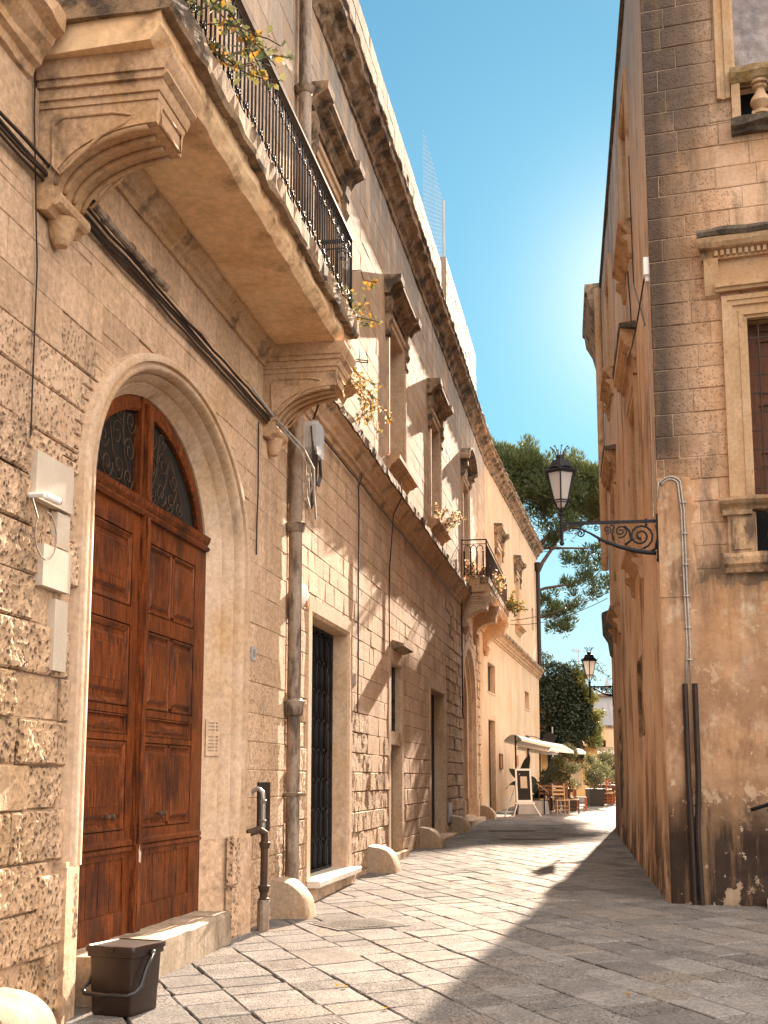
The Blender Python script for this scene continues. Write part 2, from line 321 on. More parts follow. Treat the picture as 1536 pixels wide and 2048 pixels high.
fr_ = M['frosted'].node_tree; _t = fr_.nodes.new('ShaderNodeBsdfTranslucent'); _t.inputs['Color'].default_value = (.95, .9, .85, 1); _m = fr_.nodes.new('ShaderNodeMixShader'); _m.inputs[0].default_value = .6
fr_.links.new(fr_.nodes['Principled BSDF'].outputs[0], _m.inputs[1]); fr_.links.new(_t.outputs[0], _m.inputs[2]); fr_.links.new(_m.outputs[0], fr_.nodes['Material Output'].inputs['Surface'])
# ------------------------------------------------------------------ wall generators
def cut(rects, h):
    out = []
    a, b, c, d = h
    for (x0, x1, z0, z1) in rects:
        if b <= x0+1e-6 or a >= x1-1e-6 or d <= z0+1e-6 or c >= z1-1e-6: out.append((x0, x1, z0, z1)); continue
        if c > z0: out.append((x0, x1, z0, c))
        if d < z1: out.append((x0, x1, d, z1))
        zz0, zz1 = max(z0, c), min(z1, d)
        if a > x0: out.append((x0, a, zz0, zz1))
        if b < x1: out.append((b, x1, zz0, zz1))
    return out
def arch_rects(cx, R, zb, zs, n=14):
    r = [(cx-R, cx+R, zb, zs)]
    for i in range(n):
        z0, z1 = zs+R*i/n, zs+R*(i+1)/n; w = sqrt(max(0, R*R-((i+.5)*R/n)**2)); r.append((cx-w, cx+w, z0, z1))
    return r
def sheet(mb, x0, x1, z0, z1, holes, o=-.03, c=None, th=.02):
    rs = [(x0, x1, z0, z1)]
    for h in holes: rs = cut(rs, h)
    for a, b, c0, d in rs:
        mb.add([(a, o, c0), (b, o, c0), (b, o, d), (a, o, d)], [(0, 1, 2, 3)], c)
def blockpatch(mb, x0, x1, z0, z1, o, sub, amp, tint, rough, gap, depth=.03, nscale=3.0, chip=.0):
    x0 += gap/2; x1 -= gap/2; z0 += gap/2; z1 -= gap/2
    if x1-x0 < .02 or z1-z0 < .02: return
    nx = max(1, min(80, int(round((x1-x0)/sub)))); nz = max(1, min(60, int(round((z1-z0)/sub))))
    b = .005 + rough*.009
    xs = [x0]+[x0+b+(x1-x0-2*b)*i/nx for i in range(nx+1)]+[x1]
    zs = [z0]+[z0+b+(z1-z0-2*b)*i/nz for i in range(nz+1)]+[z1]
    sx = random.uniform(-1, 1)*.002; sz = random.uniform(-1, 1)*.002
    vs = []; cs = []; base = len(mb.v); off = random.random()*50
    for j, z in enumerate(zs):
        for i, x in enumerate(xs):
            e = (i in (0, len(xs)-1)) or (j in (0, len(zs)-1))
            if e: d = o-.003-rough*.012
            else:
                d = o+sx*(2*(x-x0)/(x1-x0)-1)+sz*(2*(z-z0)/(z1-z0)-1)
                if amp > .0005:
                    d += amp*(noise.noise(Vector((x*nscale, off, z*nscale)))*1.0+noise.noise(Vector((x*nscale*3.3, off, z*nscale*3.3)))*.6+(noise.noise(Vector((x*nscale*9, off, z*nscale*9)))*.45 if rough > .4 else 0))
                    if rough > .9: d += .011*noise.noise(Vector((x*34, off, z*24)))+.006*noise.noise(Vector((x*70, off, z*50)))
            vs.append((x, d, z))
    n = len(xs); m = len(zs)
    fs = [(j*n+i, j*n+i+1, (j+1)*n+i+1, (j+1)*n+i) for j in range(m-1) for i in range(n-1)]
    # skirt going back to the mortar
    ring = [i for i in range(n)]+[j*n+n-1 for j in range(1, m)]+[(m-1)*n+i for i in range(n-2, -1, -1)]+[j*n for j in range(m-2, 0, -1)]
    k0 = len(vs)
    for r in ring: v = vs[r]; vs.append((v[0], o-depth, v[2]))
    k = len(ring)
    fs += [(ring[i], k0+i, k0+(i+1) % k, ring[(i+1) % k]) for i in range(k)]
    mb.add(vs, fs, tint)
def blocks(mb, x0, x1, z0, z1, holes, ch=(.28, .34), bw=(.45, .8), sub=.12, amp=.004, gap=.006, prm=None, off0=0.0, outv=.0022, seed=1):
    rnd = random.Random(seed); z = z0; row = 0
    while z < z1-.02:
        h = rnd.uniform(*ch)
        if z+h > z1-.12: h = z1-z
        x = x0-rnd.uniform(0, bw[0])
        while x < x1-.01:
            w = rnd.uniform(*bw)
            a, b = max(x, x0), min(x+w, x1)
            if x1-(x+w) < .12: b = x1
            x = x+w if b < x1 else x1
            if b-a < .03: continue
            rs = [(a, b, z, z+h)]
            for hh in holes: rs = cut(rs, hh)
            t = rnd.random(); t3 = rnd.random(); oo = off0+rnd.uniform(-1, 1)*outv
            for r in rs:
                cx, cz = (r[0]+r[1])/2, (r[2]+r[3])/2
                if prm:
                    P = prm(cx, cz, rnd)
                    if P is None: continue
                    blockpatch(mb, *r, oo+P.get('o', 0), P.get('sub', sub), P.get('amp', amp), (P.get('t', t), P.get('r', .1), P.get('w', t3)), P.get('r', .1), P.get('gap', gap))
                else: blockpatch(mb, *r, oo, sub, amp, (t, .12, t3), .1, gap)
        z += h; row += 1
def arcpath(cx, R, zb, zs, n=32):
    return [(cx-R, zb)]+[(cx-R*cos(pi*i/n), zs+R*sin(pi*i/n)) for i in range(n+1)]+[(cx+R, zb)]
def rectpath(a, b, c, d): return [(a, c), (a, d), (b, d), (b, c)]
def surround(mb, path, w, depth, out=.03, steps=2, c=None):
    """architrave: closed profile, n>0 is away from the opening (left normal of an upward-left path)"""
    p = [(0, -depth), (0, out*.35)]
    for i in range(steps):
        f0 = (i+.15)/steps; f1 = (i+1)/steps
        o0 = out*(.35+.65*(i)/max(1, steps-1)) if steps > 1 else out
        p += [(w*f0+.004, o0), (w*f1-.006, o0+.004)]
        if i < steps-1: p += [(w*f1, o0-.010)]
    p += [(w, out), (w, -.05), (w*.5, -.05), (w*.5, -depth)]
    mb.sweep(path, p, c=c)
# ------------------------------------------------------------------ paving and ground
mb = MB()
ys = [-40, 4, 12, 30, 60, 120, 700]
for i in range(len(ys)-1):
    y0, y1 = ys[i], ys[i+1]
    mb.add([(-400, -y0, gz(y0)-.03), (400, -y0, gz(y0)-.03), (400, -y1, gz(y1)-.03), (-400, -y1, gz(y1)-.03)], [(0, 1, 2, 3)])
structure('ground', mb, M['joint'])
def lx(Y, m=.25):
    return (-1.385+.1765*(Y-13.03) if Y < 39.5 else 3.29+.219*(Y-39.5)) - m
def rx(Y):
    if Y < 15.33: return 11.0
    if Y < 30.3: return 3.50+.1435*(Y-15.33)+.25
    return 16
mb = MB(); rnd = random.Random(3)
ang = radians(-70.5); ua = Vector((cos(ang), sin(ang))); ub = Vector((cos(radians(30)), sin(radians(30))))
det = ua.x*ub.y-ua.y*ub.x
def inv(x, y): return ((x*ub.y-y*ub.x)/det, (ua.x*y-ua.y*x)/det)
b = -12.0
while b < 75:
    w = rnd.uniform(.33, .55)
    if b > 45: w *= 1.6
    a = -90+rnd.random(); 
    while a < 12:
        big = rnd.random() < .12
        L = rnd.uniform(.30, .62)*(1.4 if big else 1)
        if b > 45: L *= 1.5
        ca, cb = a+L/2, b+w/2; X = ua.x*ca+ub.x*cb; Y = ua.y*ca+ub.y*cb
        if 5.5 < Y < 62 and lx(Y) < X < rx(Y) and X > -6:
            near = Y < 17
            g = rnd.uniform(.004, .008); n = 5 if near else (2 if Y < 30 else 1)
            hh = rnd.uniform(-.002, .002); ta, tb = rnd.uniform(-.0022, .0022), rnd.uniform(-.0022, .0022)
            jit = [[(rnd.uniform(-.014, .014), rnd.uniform(-.014, .014)) for _ in range(2)] for _ in range(2)]
            vs = []; cs = (rnd.random(), rnd.choice([.15, .3, .6, 1.0, .9]), rnd.random())
            N = n+2
            for j in range(N+1):
                for i in range(N+1):
                    def par(k, n_, Ln, g):
                        e = .009/Ln
                        if k == 0: return g/Ln
                        if k == N: return 1-g/Ln
                        return g/Ln+e+(1-2*g/Ln-2*e)*(k-1)/(N-2)
                    fa, fb = par(i, n, L, g), par(j, n, w, g)
                    ja = sum(jit[p][q][0]*(fa if p else 1-fa)*(fb if q else 1-fb) for p in (0, 1) for q in (0, 1))
                    jb = sum(jit[p][q][1]*(fa if p else 1-fa)*(fb if q else 1-fb) for p in (0, 1) for q in (0, 1))
                    pa, pb = a+L*fa+ja, b+w*fb+jb
                    edge = i in (0, N) or j in (0, N)
                    x, y = ua.x*pa+ub.x*pb, ua.y*pa+ub.y*pb
                    if edge: wob = noise.noise(Vector((x*9, y*9, 3)))*.008; x += wob; y += wob
                    z = hh+ta*(fa-.5)*2+tb*(fb-.5)*2+noise.noise(Vector((x*3, y*3, 0)))*.004+(0 if not near else noise.noise(Vector((x*14, y*14, 5)))*.0018)
                    if edge: z -= .007
                    vs.append((x, -y, gz(y)+z))
            q = N+1
            fs = [(jj*q+ii, jj*q+ii+1, (jj+1)*q+ii+1, (jj+1)*q+ii) for jj in range(N) for ii in range(N)]
            ring = [i for i in range(q)]+[j*q+q-1 for j in range(1, q)]+[(q-1)*q+i for i in range(q-2, -1, -1)]+[j*q for j in range(q-2, 0, -1)]
            if near:
                k0 = len(vs)
                for r in ring: v = vs[r]; vs.append((v[0], v[1], v[2]-.03))
                fs += [(ring[i], k0+i, k0+(i+1) % len(ring), ring[(i+1) % len(ring)]) for i in range(len(ring))]
            mb.add(vs, fs, cs)
        a += L
    b += w
structure('street_paving', mb, M['pav'])
# ------------------------------------------------------------------ shared facade elements
def hood(mb, a, b, z, w=.24, dent=False, h=.36):
    """window hood: frieze and cornice whose top is z"""
    p = [(-.02, z-h), (.05, z-h), (.06, z-h+.05), (.10, z-h+.10), (.10, z-h+.16), (w*.72, z-h+.20), (w*.8, z-h+.22), (w*.8, z-h+.27), (w, z-h+.31), (w, z), (-.02, z+.03)]
    mb.prof(p, a+.1, b-.1, .4, .4)
def sill(mb, a, b, z, w=.24):
    p = [(-.02, z-.30), (.03, z-.30), (.06, z-.24), (.10, z-.16), (w*.7, z-.12), (w*.75, z-.09), (w, z-.07), (w, z), (-.02, z+.01)]
    mb.prof(p, a+.1, b-.1, .4, .4)
def ear(mb, a, b, z0, z1, w=.2):
    mb.prof([(-.02, z0), (.05, z0), (.08, z0+.06), (w*.55, z0+.12), (w*.6, z0+.22), (w, z1-.12), (w, z1), (-.02, z1)], a, b)
def upper_window(th, a, b, zb, zt, hz, arched=False, sz=None, hw=.27):
    """window frame part with hood, sill, brackets and pane as sub-parts"""
    m = MB(); surround(m, rectpath(a, b, zb, zt), .2, .32, .05, 2); f = th.part('window', m, M['trim'])
    m = MB()
    if arched:
        cx = (a+b)/2; R = (b-a)/2+.3; pts = [(cx-R*cos(pi*i/14), hz-.35+R*.42*sin(pi*i/14)) for i in range(15)]
        m.sweep(pts, [(-.10, -.02), (-.10, .10), (-.04, .12), (0, hw*.8), (.05, hw), (.10, hw), (.10, -.02)])
        for x in (a-.28, b+.02): ear(m, x, x+.26, hz-.75, hz-.36, .2)
    else:
        hood(m, a-.42, b+.42, hz, hw)
        for x in (a-.36, b+.08): m.prof([(-.02, hz-.62), (.06, hz-.62), (.10, hz-.5), (.12, hz-.34), (-.02, hz-.34)], x, x+.28); ear(m, x+.03, x+.25, hz-1.05, hz-.62, .11)
        # broken-forward corners of the cornice
        for x in (a-.44, b+.12): m.prof([(-.02, hz-.30), (.1, hz-.30), (.17, hz-.18), (hw+.04, hz-.10), (hw+.05, hz+.012), (-.02, hz+.04)], x, x+.32, .1, .1)
    th.part('hood', m, M['weathered'], f)
    if sz is not None:
        m = MB(); sill(m, a-.32, b+.32, sz, .26); th.part('sill', m, M['carved'], f)
    m = MB(); m.box(a-.02, b+.02, -.36, -.31, zb, zt); th.part('pane', m, M['glass'], f)
    m = MB()
    cx = (a+b)/2
    for x0, x1 in ((a, a+.09), (cx-.05, cx+.05), (b-.09, b)): m.box(x0, x1, -.31, -.25, zb, zt)
    for z0 in (zb, zb+(zt-zb)*.33, zb+(zt-zb)*.66, zt-.09): m.box(a+.09, cx-.05, -.31, -.26, z0, z0+.09); m.box(cx+.05, b-.09, -.31, -.26, z0, z0+.09)
    th.part('casement', m, M['pale_wood'], f)
    return f
SP = [(-.02, 6.12), (.03, 6.14), (.05, 6.20), (.09, 6.22), (.10, 6.28), (.16, 6.34), (.18, 6.40), (.25, 6.44), (.25, 6.56), (-.02, 6.66)]
SPT = [(-.015, 6.665), (.255, 6.565), (.262, 6.46), (.275, 6.46), (.275, 6.585), (-.015, 6.69)]
CP = [(-.02, 11.95), (.03, 11.96), (.05, 12.06), (.12, 12.12), (.18, 12.22), (.26, 12.27), (.30, 12.30), (.30, 12.42), (.34, 12.46), (.34, 12.50), (-.02, 12.62)]
def ragged(mb, prof, a0, a1, m0=0, m1=0, n=None, amp=.012):
    n = n or max(1, int((a1-a0)/.12)); s = len(mb.v)
    mb.prof(prof, a0, a1, m0, m1, n=n)
    for i in range(s, len(mb.v)):
        x, o, z = mb.v[i]
        if o > .02: mb.v[i] = (x, o+amp*noise.noise(Vector((x*4, o*9, z*9)))*1.6, z+amp*noise.noise(Vector((x*4+9, o*9, z*9)))*1.6)
    return mb
# ================================================================== LEFT ROW
# ---- palace with the arched portal
AX, AR, AZ, AH = -2.46, 1.53, 3.67, 1.20          # portal centre, door half width, springing height
M['steps'] = surf('worn_step_stone', (.34, .26, .18), (.47, .37, .27), 3, rough=.8, bump=.6, dist=.012, bscale=20, fine=.35, grime=((.14, .10, .07), .7, 2.6, (1, 1, 1), .52))
A = Thing('portal_palace', 'pale limestone palace with the great arched wooden portal and iron railed balcony', 'building', F1)
def arch_sweep(mb, cx, zs, a, h, prof, kz, zb, n=44):
    """basket arch: half width a, rise h; a profile step n widens the arch by n and raises it by n*kz"""
    vs = []; k = len(prof)
    def add(f):
        for nn, o in prof: x, z = f(nn); vs.append((x, o, z))
    add(lambda q: (cx-a-q, zb))
    for i in range(n+1):
        t = pi*i/n; add(lambda q: (cx-(a+q)*cos(t), zs+(h+q*kz)*sin(t)**.94 if 0 < i < n else zs))
    add(lambda q: (cx+a+q, zb)); m = n+3
    fs = [(i*k+j, i*k+(j+1) % k, (i+1)*k+(j+1) % k, (i+1)*k+j) for i in range(m-1) for j in range(k)]
    fs += [tuple(range(k-1, -1, -1)), tuple(range((m-1)*k, m*k))]; mb.add(vs, fs)
def basket_rects(cx, a, h, zb, zs, n=14):
    r = [(cx-a, cx+a, zb, zs)]
    for i in range(n):
        w = a*sqrt(max(0, 1-((i+.5)/n)**2)); r.append((cx-w, cx+w, zs+h*i/n, zs+h*(i+1)/n))
    return r
holesA = basket_rects(AX, AR+.42, AH+.20, -.2, AZ)
def prmA(x, z, rnd):
    r = .05; amp = .003; sub = .14; o = 0; gap = .0022; P = {}
    q = noise.noise(Vector((x*.55, 4, z*.55)))
    if z < 4.1+q and x < -4.6:
        r = 1.0; amp = .016+.012*rnd.random(); sub = .019 if x > -6.6 else .08; gap = .010; o = rnd.choice([-.02, 0, .0, .012, .02])
        if rnd.random() < .2: r = .25; amp = .004; P['t'] = .8
        if -5.35 < x < -4.6 and rnd.random() < .35: r = .3; amp = .012; o = -.03
    elif z < 4.8+q*.8 and x < -4.2: r = .6; amp = .008; sub = .06; gap = .008
    elif z < 1.3+q and x > -.4: r = .65; amp = .010; sub = .05
    elif z < 2.6+q and x > -.4: r = .4; amp = .004
    P.update(r=r, amp=amp, sub=sub, o=o, gap=gap); return P
mb = MB(); blocks(mb, -9.5, 1.32, -.25, 6.14, holesA+[(-5.42, -4.88, 5.3, 6.2), (.2, .72, 5.3, 6.2)], prm=prmA, seed=11, sub=.16)
A.part('wall', mb, M['ashlar'])
mb = MB(); sheet(mb, -9.5, 1.32, -.3, 6.3, holesA, -.035); A.part('wall_core', mb, M['mortar'])
mb = MB(); blocks(mb, -9.5, 1.32, 6.6, 12.1, [(-3.5, -1.6, 6.6, 10.0)], prm=lambda x, z, r: {'r': .08, 'amp': .002, 'sub': .3}, seed=12)
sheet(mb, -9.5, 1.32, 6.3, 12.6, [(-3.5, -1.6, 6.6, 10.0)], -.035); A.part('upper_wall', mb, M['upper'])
mb = MB(); mb.box(-9.5, 1.32, -7, -.9, -.5, 13.5); A.part('building_core', mb, M['mortar'])
mb = MB(); ragged(mb, CP, -9.5, 1.32); A.part('cornice', mb, M['weathered'])
mb = MB(); blocks(mb, -9.5, 1.32, 12.62, 14.05, [], sub=.3, seed=4); mb.box(-9.5, 1.32, -.4, -.02, 12.5, 14.05); A.part('parapet', mb, M['parapet'])
mb = MB(); ragged(mb, SP, -9.5, -5.60); A.part('string_course', mb, M['carved'])
# smooth white replacement blocks beside the portal
for (a0, a1, c0, c1, o) in ((-5.30, -4.73, 3.36, 3.68, .035), (-5.16, -4.73, 2.80, 3.08, .04), (-4.93, -4.73, 2.26, 2.74, .03), (-4.93, -4.73, 3.1, 3.34, .02)):
    mb = MB(); mb.box(a0, a1, -.03, o, c0, c1); A.part('repair_block', mb, M['whitish'])
# pitted base quoins
mb = MB()
for (a0, a1, c0, c1, o) in ((-5.0, -4.42, .46, .92, .05), (-4.85, -4.5, .02, .44, .035), (-5.02, -4.48, -.3, .0, .045), (-.72, -.34, .50, .98, .04), (-.70, -.34, -.1, .48, .03)):
    mb = MB(); blockpatch(mb, a0, a1, c0, c1, o, .02, .007, (.6, 1, .4), 1, .01, .08); A.part('pitted_quoin', mb, M['ashlar'])
# portal surround: splayed, moulded
mb = MB()
prf = [(0, -.50), (0, -.25), (.03, -.235), (.16, -.13), (.175, -.15), (.20, -.15), (.215, -.105), (.30, -.04), (.31, -.07), (.335, -.07), (.35, -.015), (.37, .02), (.40, .035),
       (.44, .04), (.45, .012), (.505, .012), (.515, .05), (.60, .055), (.64, .045), (.66, -.03), (.3, -.30), (.3, -.50)]
prf = [(a*.92, b) for a, b in prf]
arch_sweep(mb, AX, AZ, AR, AH, prf, .476, .95); A.part('portal_surround', mb, M['trim'], smooth=35)
for sgn in (-1, 1):
    mb = MB()
    P = [(AR, -.5), (AR, -.25), (AR+.03, -.23), (AR+.40, .035), (AR+.69, .075), (AR+.69, -.04), (AR+.3, -.5)]
    mb.profz([(AX+sgn*x, y) for x, y in P], -.15, .95)
    mb.profz([(AX+sgn*(x+(.01 if x < AR+.5 else -.01)), y-.012) for x, y in P], .95, .985)
    A.part('portal_plinth', mb, M['ashlar'])
mb = MB(); ragged(mb, [(-.55, -.2), (.10, -.2), (.10, .25), (.07, .285), (-.55, .285)], AX-AR-.1, -1.0, n=40, amp=.008); A.part('door_step', mb, M['steps'])
# door leaves
DO = -.25
def panel(m, a, b, c, d, o, fr=.05, raise_=.028, dia=False):
    m.sweep([(a, c), (a, d), (b, d), (b, c)], [(0, o-.005), (0, o+.022), (-.012, o+.026), (-fr*.6, o+.006), (-fr*.6, o-.005)], closed=True)
    a2, b2, c2, d2 = a+fr, b-fr, c+fr, d-fr
    if dia:
        xm = (a2+b2)/2; zm = (c2+d2)/2
        m.add([(a2, o, c2), (b2, o, c2), (b2, o, d2), (a2, o, d2), (xm-.02, o+.03, zm), (xm+.02, o+.03, zm)], [(0, 1, 5, 4), (1, 2, 5), (2, 3, 4, 5), (3, 0, 4)])
    else:
        f2 = .035
        m.add([(a2, o-.004, c2), (b2, o-.004, c2), (b2, o-.004, d2), (a2, o-.004, d2), (a2+f2, o+raise_, c2+f2), (b2-f2, o+raise_, c2+f2), (b2-f2, o+raise_, d2-f2), (a2+f2, o+raise_, d2-f2)],
              [(0, 1, 5, 4), (1, 2, 6, 5), (2, 3, 7, 6), (3, 0, 4, 7), (4, 5, 6, 7)])
door = None
for side in (-1, 1):
    cx = AX-.20
    a, b = (AX-AR, cx-.07) if side < 0 else (cx+.07, AX+AR)
    pa, pb = (a+.18, b-.15) if side < 0 else (a+.12, b-.32)
    m = MB(); m.box(a, b, DO-.07, DO-.03, .285, 3.80)
    o1 = DO-.03; o2 = DO     # rails and stiles stand 30 mm proud of the field
    m.box(a, pa, o1, o2, .285, 3.80); m.box(pb, b, o1, o2, .285, 3.80)
    for z0, z1 in ((.285, .48), (.90, 1.12), (1.85, 1.90), (2.07, 2.13), (2.82, 2.97), (3.60, 3.80)): m.box(pa, pb, o1, o2-.002, z0, z1)
    nb = 4
    for i in range(nb):
        x0 = pa+(pb-pa)*i/nb; x1 = pa+(pb-pa)*(i+1)/nb; m.box(x0+.006, x1-.006, o1, o1+.014, .48, .90)
    lf = A.part('door_leaf', m, M['wood'])
    m = MB()
    xm = (pa+pb)/2
    for z0, z1 in ((1.12, 1.85), (2.13, 2.82), (2.97, 3.60)):
        if side > 0:
            m.box(xm-.03, xm+.03, o1, o2-.004, z0+.04, z1-.04)
            panel(m, pa+.01, xm-.035, z0+.01, z1-.01, o1); panel(m, xm+.035, pb-.01, z0+.01, z1-.01, o1)
        else:
            panel(m, pa+.01, pb-.01, z0+.01, z1-.01, o1, .09)
            panel(m, pa+.12, pb-.12, z0+.13, z1-.13, o1+.004, .04)
    panel(m, pa+.01, pb-.01, 1.905, 2.065, o1, .03, dia=True)
    m.box(a+.03, b-.03, o2, o2+.025, .955, .985)
    m.prof([(o2, 1.00), (o2+.02, 1.00), (o2+.02, 1.03), (o2, 1.05)], a+.02, b-.02)
    A.part('door_panel', m, M['wood'], lf)
    m = MB()
    kx = a+.42 if side > 0 else b-.62
    for dx in ((0, .09) if side > 0 else (0, .1)):
        m.tube([(kx+dx, o2-.01, 1.24), (kx+dx, o2+.05, 1.24)], .012); m.lathe(kx+dx, o2+.05, [(.001, 1.215), (.022, 1.225), (.027, 1.24), (.022, 1.255), (.001, 1.265)], 10)
    A.part('door_knob', m, M['rust'], lf)
m = MB(); cx = AX-.20; m.box(cx-.065, cx+.065, DO-.06, DO+.035, .285, 3.79); m.box(cx-.03, cx+.03, DO+.035, DO+.055, .30, 3.79); m.box(cx-.075, cx+.075, DO-.05, DO+.05, .29, 1.0)
A.part('meeting_stile', m, M['wood'])
m = MB(); m.prof([(DO-.08, 3.79), (DO+.03, 3.79), (DO+.05, 3.82), (DO+.02, 3.85), (DO+.045, 3.89), (DO+.055, 3.93), (DO-.08, 3.95)], AX-AR+.0, AX+AR-.02); A.part('transom', m, M['wood'])
# fanlight: post, curved frame, dark glass, scroll grille
m = MB()
m.box(cx-.11, cx+.11, DO-.07, DO+.0, 3.94, AZ+AH-.02); m.box(cx-.05, cx+.05, DO, DO+.05, 3.94, AZ+AH-.07)
t0 = math.asin((3.95-AZ)/AH)
pts = [(AX-(AR-.001)*cos(t), AZ+(AH-.001)*sin(t)**.94) for t in [t0+(pi-2*t0)*i/30 for i in range(31)]]
m.sweep(pts, [(0, DO-.07), (0, DO-.02), (-.09, DO-.01), (-.13, DO-.03), (-.13, DO-.07)])
A.part('fanlight_frame', m, M['wood'], smooth=35)
m = MB()
vs = [(AX, DO-.075, 3.9)]+[(AX-(AR-.05)*cos(t), DO-.075, AZ+(AH-.05)*sin(t)) for t in [t0-.03+(pi-2*t0+.06)*i/24 for i in range(25)]]
m.add(vs, [(0, i, i+1) for i in range(1, 25)]); m.add([(v[0], v[1]-.01, v[2]) for v in vs], [(0, i+1, i) for i in range(1, 25)]); A.part('fanlight_glass', m, M['dark'])
def spiral(cx, cz, r, a0, turns, o, sg=1, n=22):
    return [(cx+r*(1-.82*i/n)*cos(a0+sg*turns*2*pi*i/n), o, cz+r*(1-.82*i/n)*sin(a0+sg*turns*2*pi*i/n)) for i in range(n+1)]
for sd in (-1, 1):
    m = MB()
    bx = cx+sd*.13
    for (dx, dz, r, a0, tr, sg) in ((.16, .10, .11, pi, 1.4, 1), (.38, .15, .13, 0, 1.4, -1), (.62, .12, .12, pi, 1.4, 1), (.86, .10, .09, 0, 1.3, -1), (.15, .34, .12, 0, 1.4, 1), (.42, .42, .13, pi, 1.4, -1), (.70, .33, .10, pi, 1.3, 1), (.14, .60, .11, pi, 1.4, 1), (.36, .64, .10, 0, 1.3, -1)):
        m.tube(spiral(bx+sd*dx, 3.97+dz, r, a0 if sd > 0 else pi-a0, tr, DO-.04, sg*sd), .0065, 5)
    for (p, q) in (((.05, .0), (.3, .62)), ((.25, .0), (.58, .50)), ((.5, .0), (.82, .28)), ((.95, .02), (.62, .52))):
        mx = ((p[0]+q[0])/2+.08, (p[1]+q[1])/2)
        m.tube([(bx+sd*x, DO-.045, 3.97+z) for x, z in (p, mx, q)], .007, 5)
    A.part('fanlight_grille', m, M['rust'], smooth=True)
# intercom panel on the splayed reveal
m = MB(); e = AX+AR
ix = lambda t, d: (e+.03+.13*t-d*.63, -.235+.105*t+d*.77)
def slab(m, t0, t1, z0, z1, d0, d1):
    P = [ix(t0, d0), ix(t1, d0), ix(t1, d1), ix(t0, d1)]; m.profz(P, z0, z1)
slab(m, .02, 1.0, 1.76, 2.12, 0, .02); ic = A.part('intercom', m, M['trim'])
m = MB()
for i in range(9):
    if i in (3,): continue
    slab(m, .72, .84, 2.085-i*.034-.008, 2.085-i*.034+.008, .02, .026)
    slab(m, .2, .6, 2.085-i*.034-.006, 2.085-i*.034+.006, .02, .0225)
A.part('bell_button', m, M['pipe'], ic)
# ---- balcony of the palace
mb = MB()
S0, S1, BO, BZ0, BZ1 = -5.58, .66, .93, 6.34, 6.72
mb.prof([(-.02, BZ0), (BO-.10, BZ0), (BO-.06, BZ0+.05), (BO-.03, BZ0+.10), (BO-.03, BZ0+.2), (BO, BZ0+.22), (BO+.03, BZ0+.26), (BO+.03, BZ1), (-.02, BZ1)], S0+.06, S1-.06, .06, .06, n=50)
for i in range(len(mb.v)):
    x, o, z = mb.v[i]
    if o > .5: mb.v[i] = (x+.01*noise.noise(Vector((x*5, z*7, 1))), o+.022*noise.noise(Vector((x*3.5, z*8, 5)))-.01*abs(noise.noise(Vector((x*14, z*9, 2)))), z+.014*noise.noise(Vector((x*6, 2, z))))
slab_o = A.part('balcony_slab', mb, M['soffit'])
mb = MB(); ragged(mb, [(.80, BZ0+.20), (BO+.04, BZ0+.20), (BO+.055, BZ0+.24), (BO+.06, BZ1+.015), (.80, BZ1+.02)], S0-.01, S1+.01, n=60, amp=.016)
for sx in (S0-.015, S1-.1): ragged(mb, [(-.01, BZ0+.20), (.85, BZ0+.20), (.85, BZ1+.018), (-.01, BZ1+.018)], sx, sx+.115, n=2, amp=.01)
A.part('slab_edge', mb, M['weathered'], slab_o)
mb = MB(); ragged(mb, [(-.02, 6.10), (.03, 6.10), (.04, 6.16), (.08, 6.18), (.09, 6.24), (.15, 6.29), (.15, 6.34), (-.02, 6.34)], -4.86, .16); A.part('soffit_moulding', mb, M['carved'])
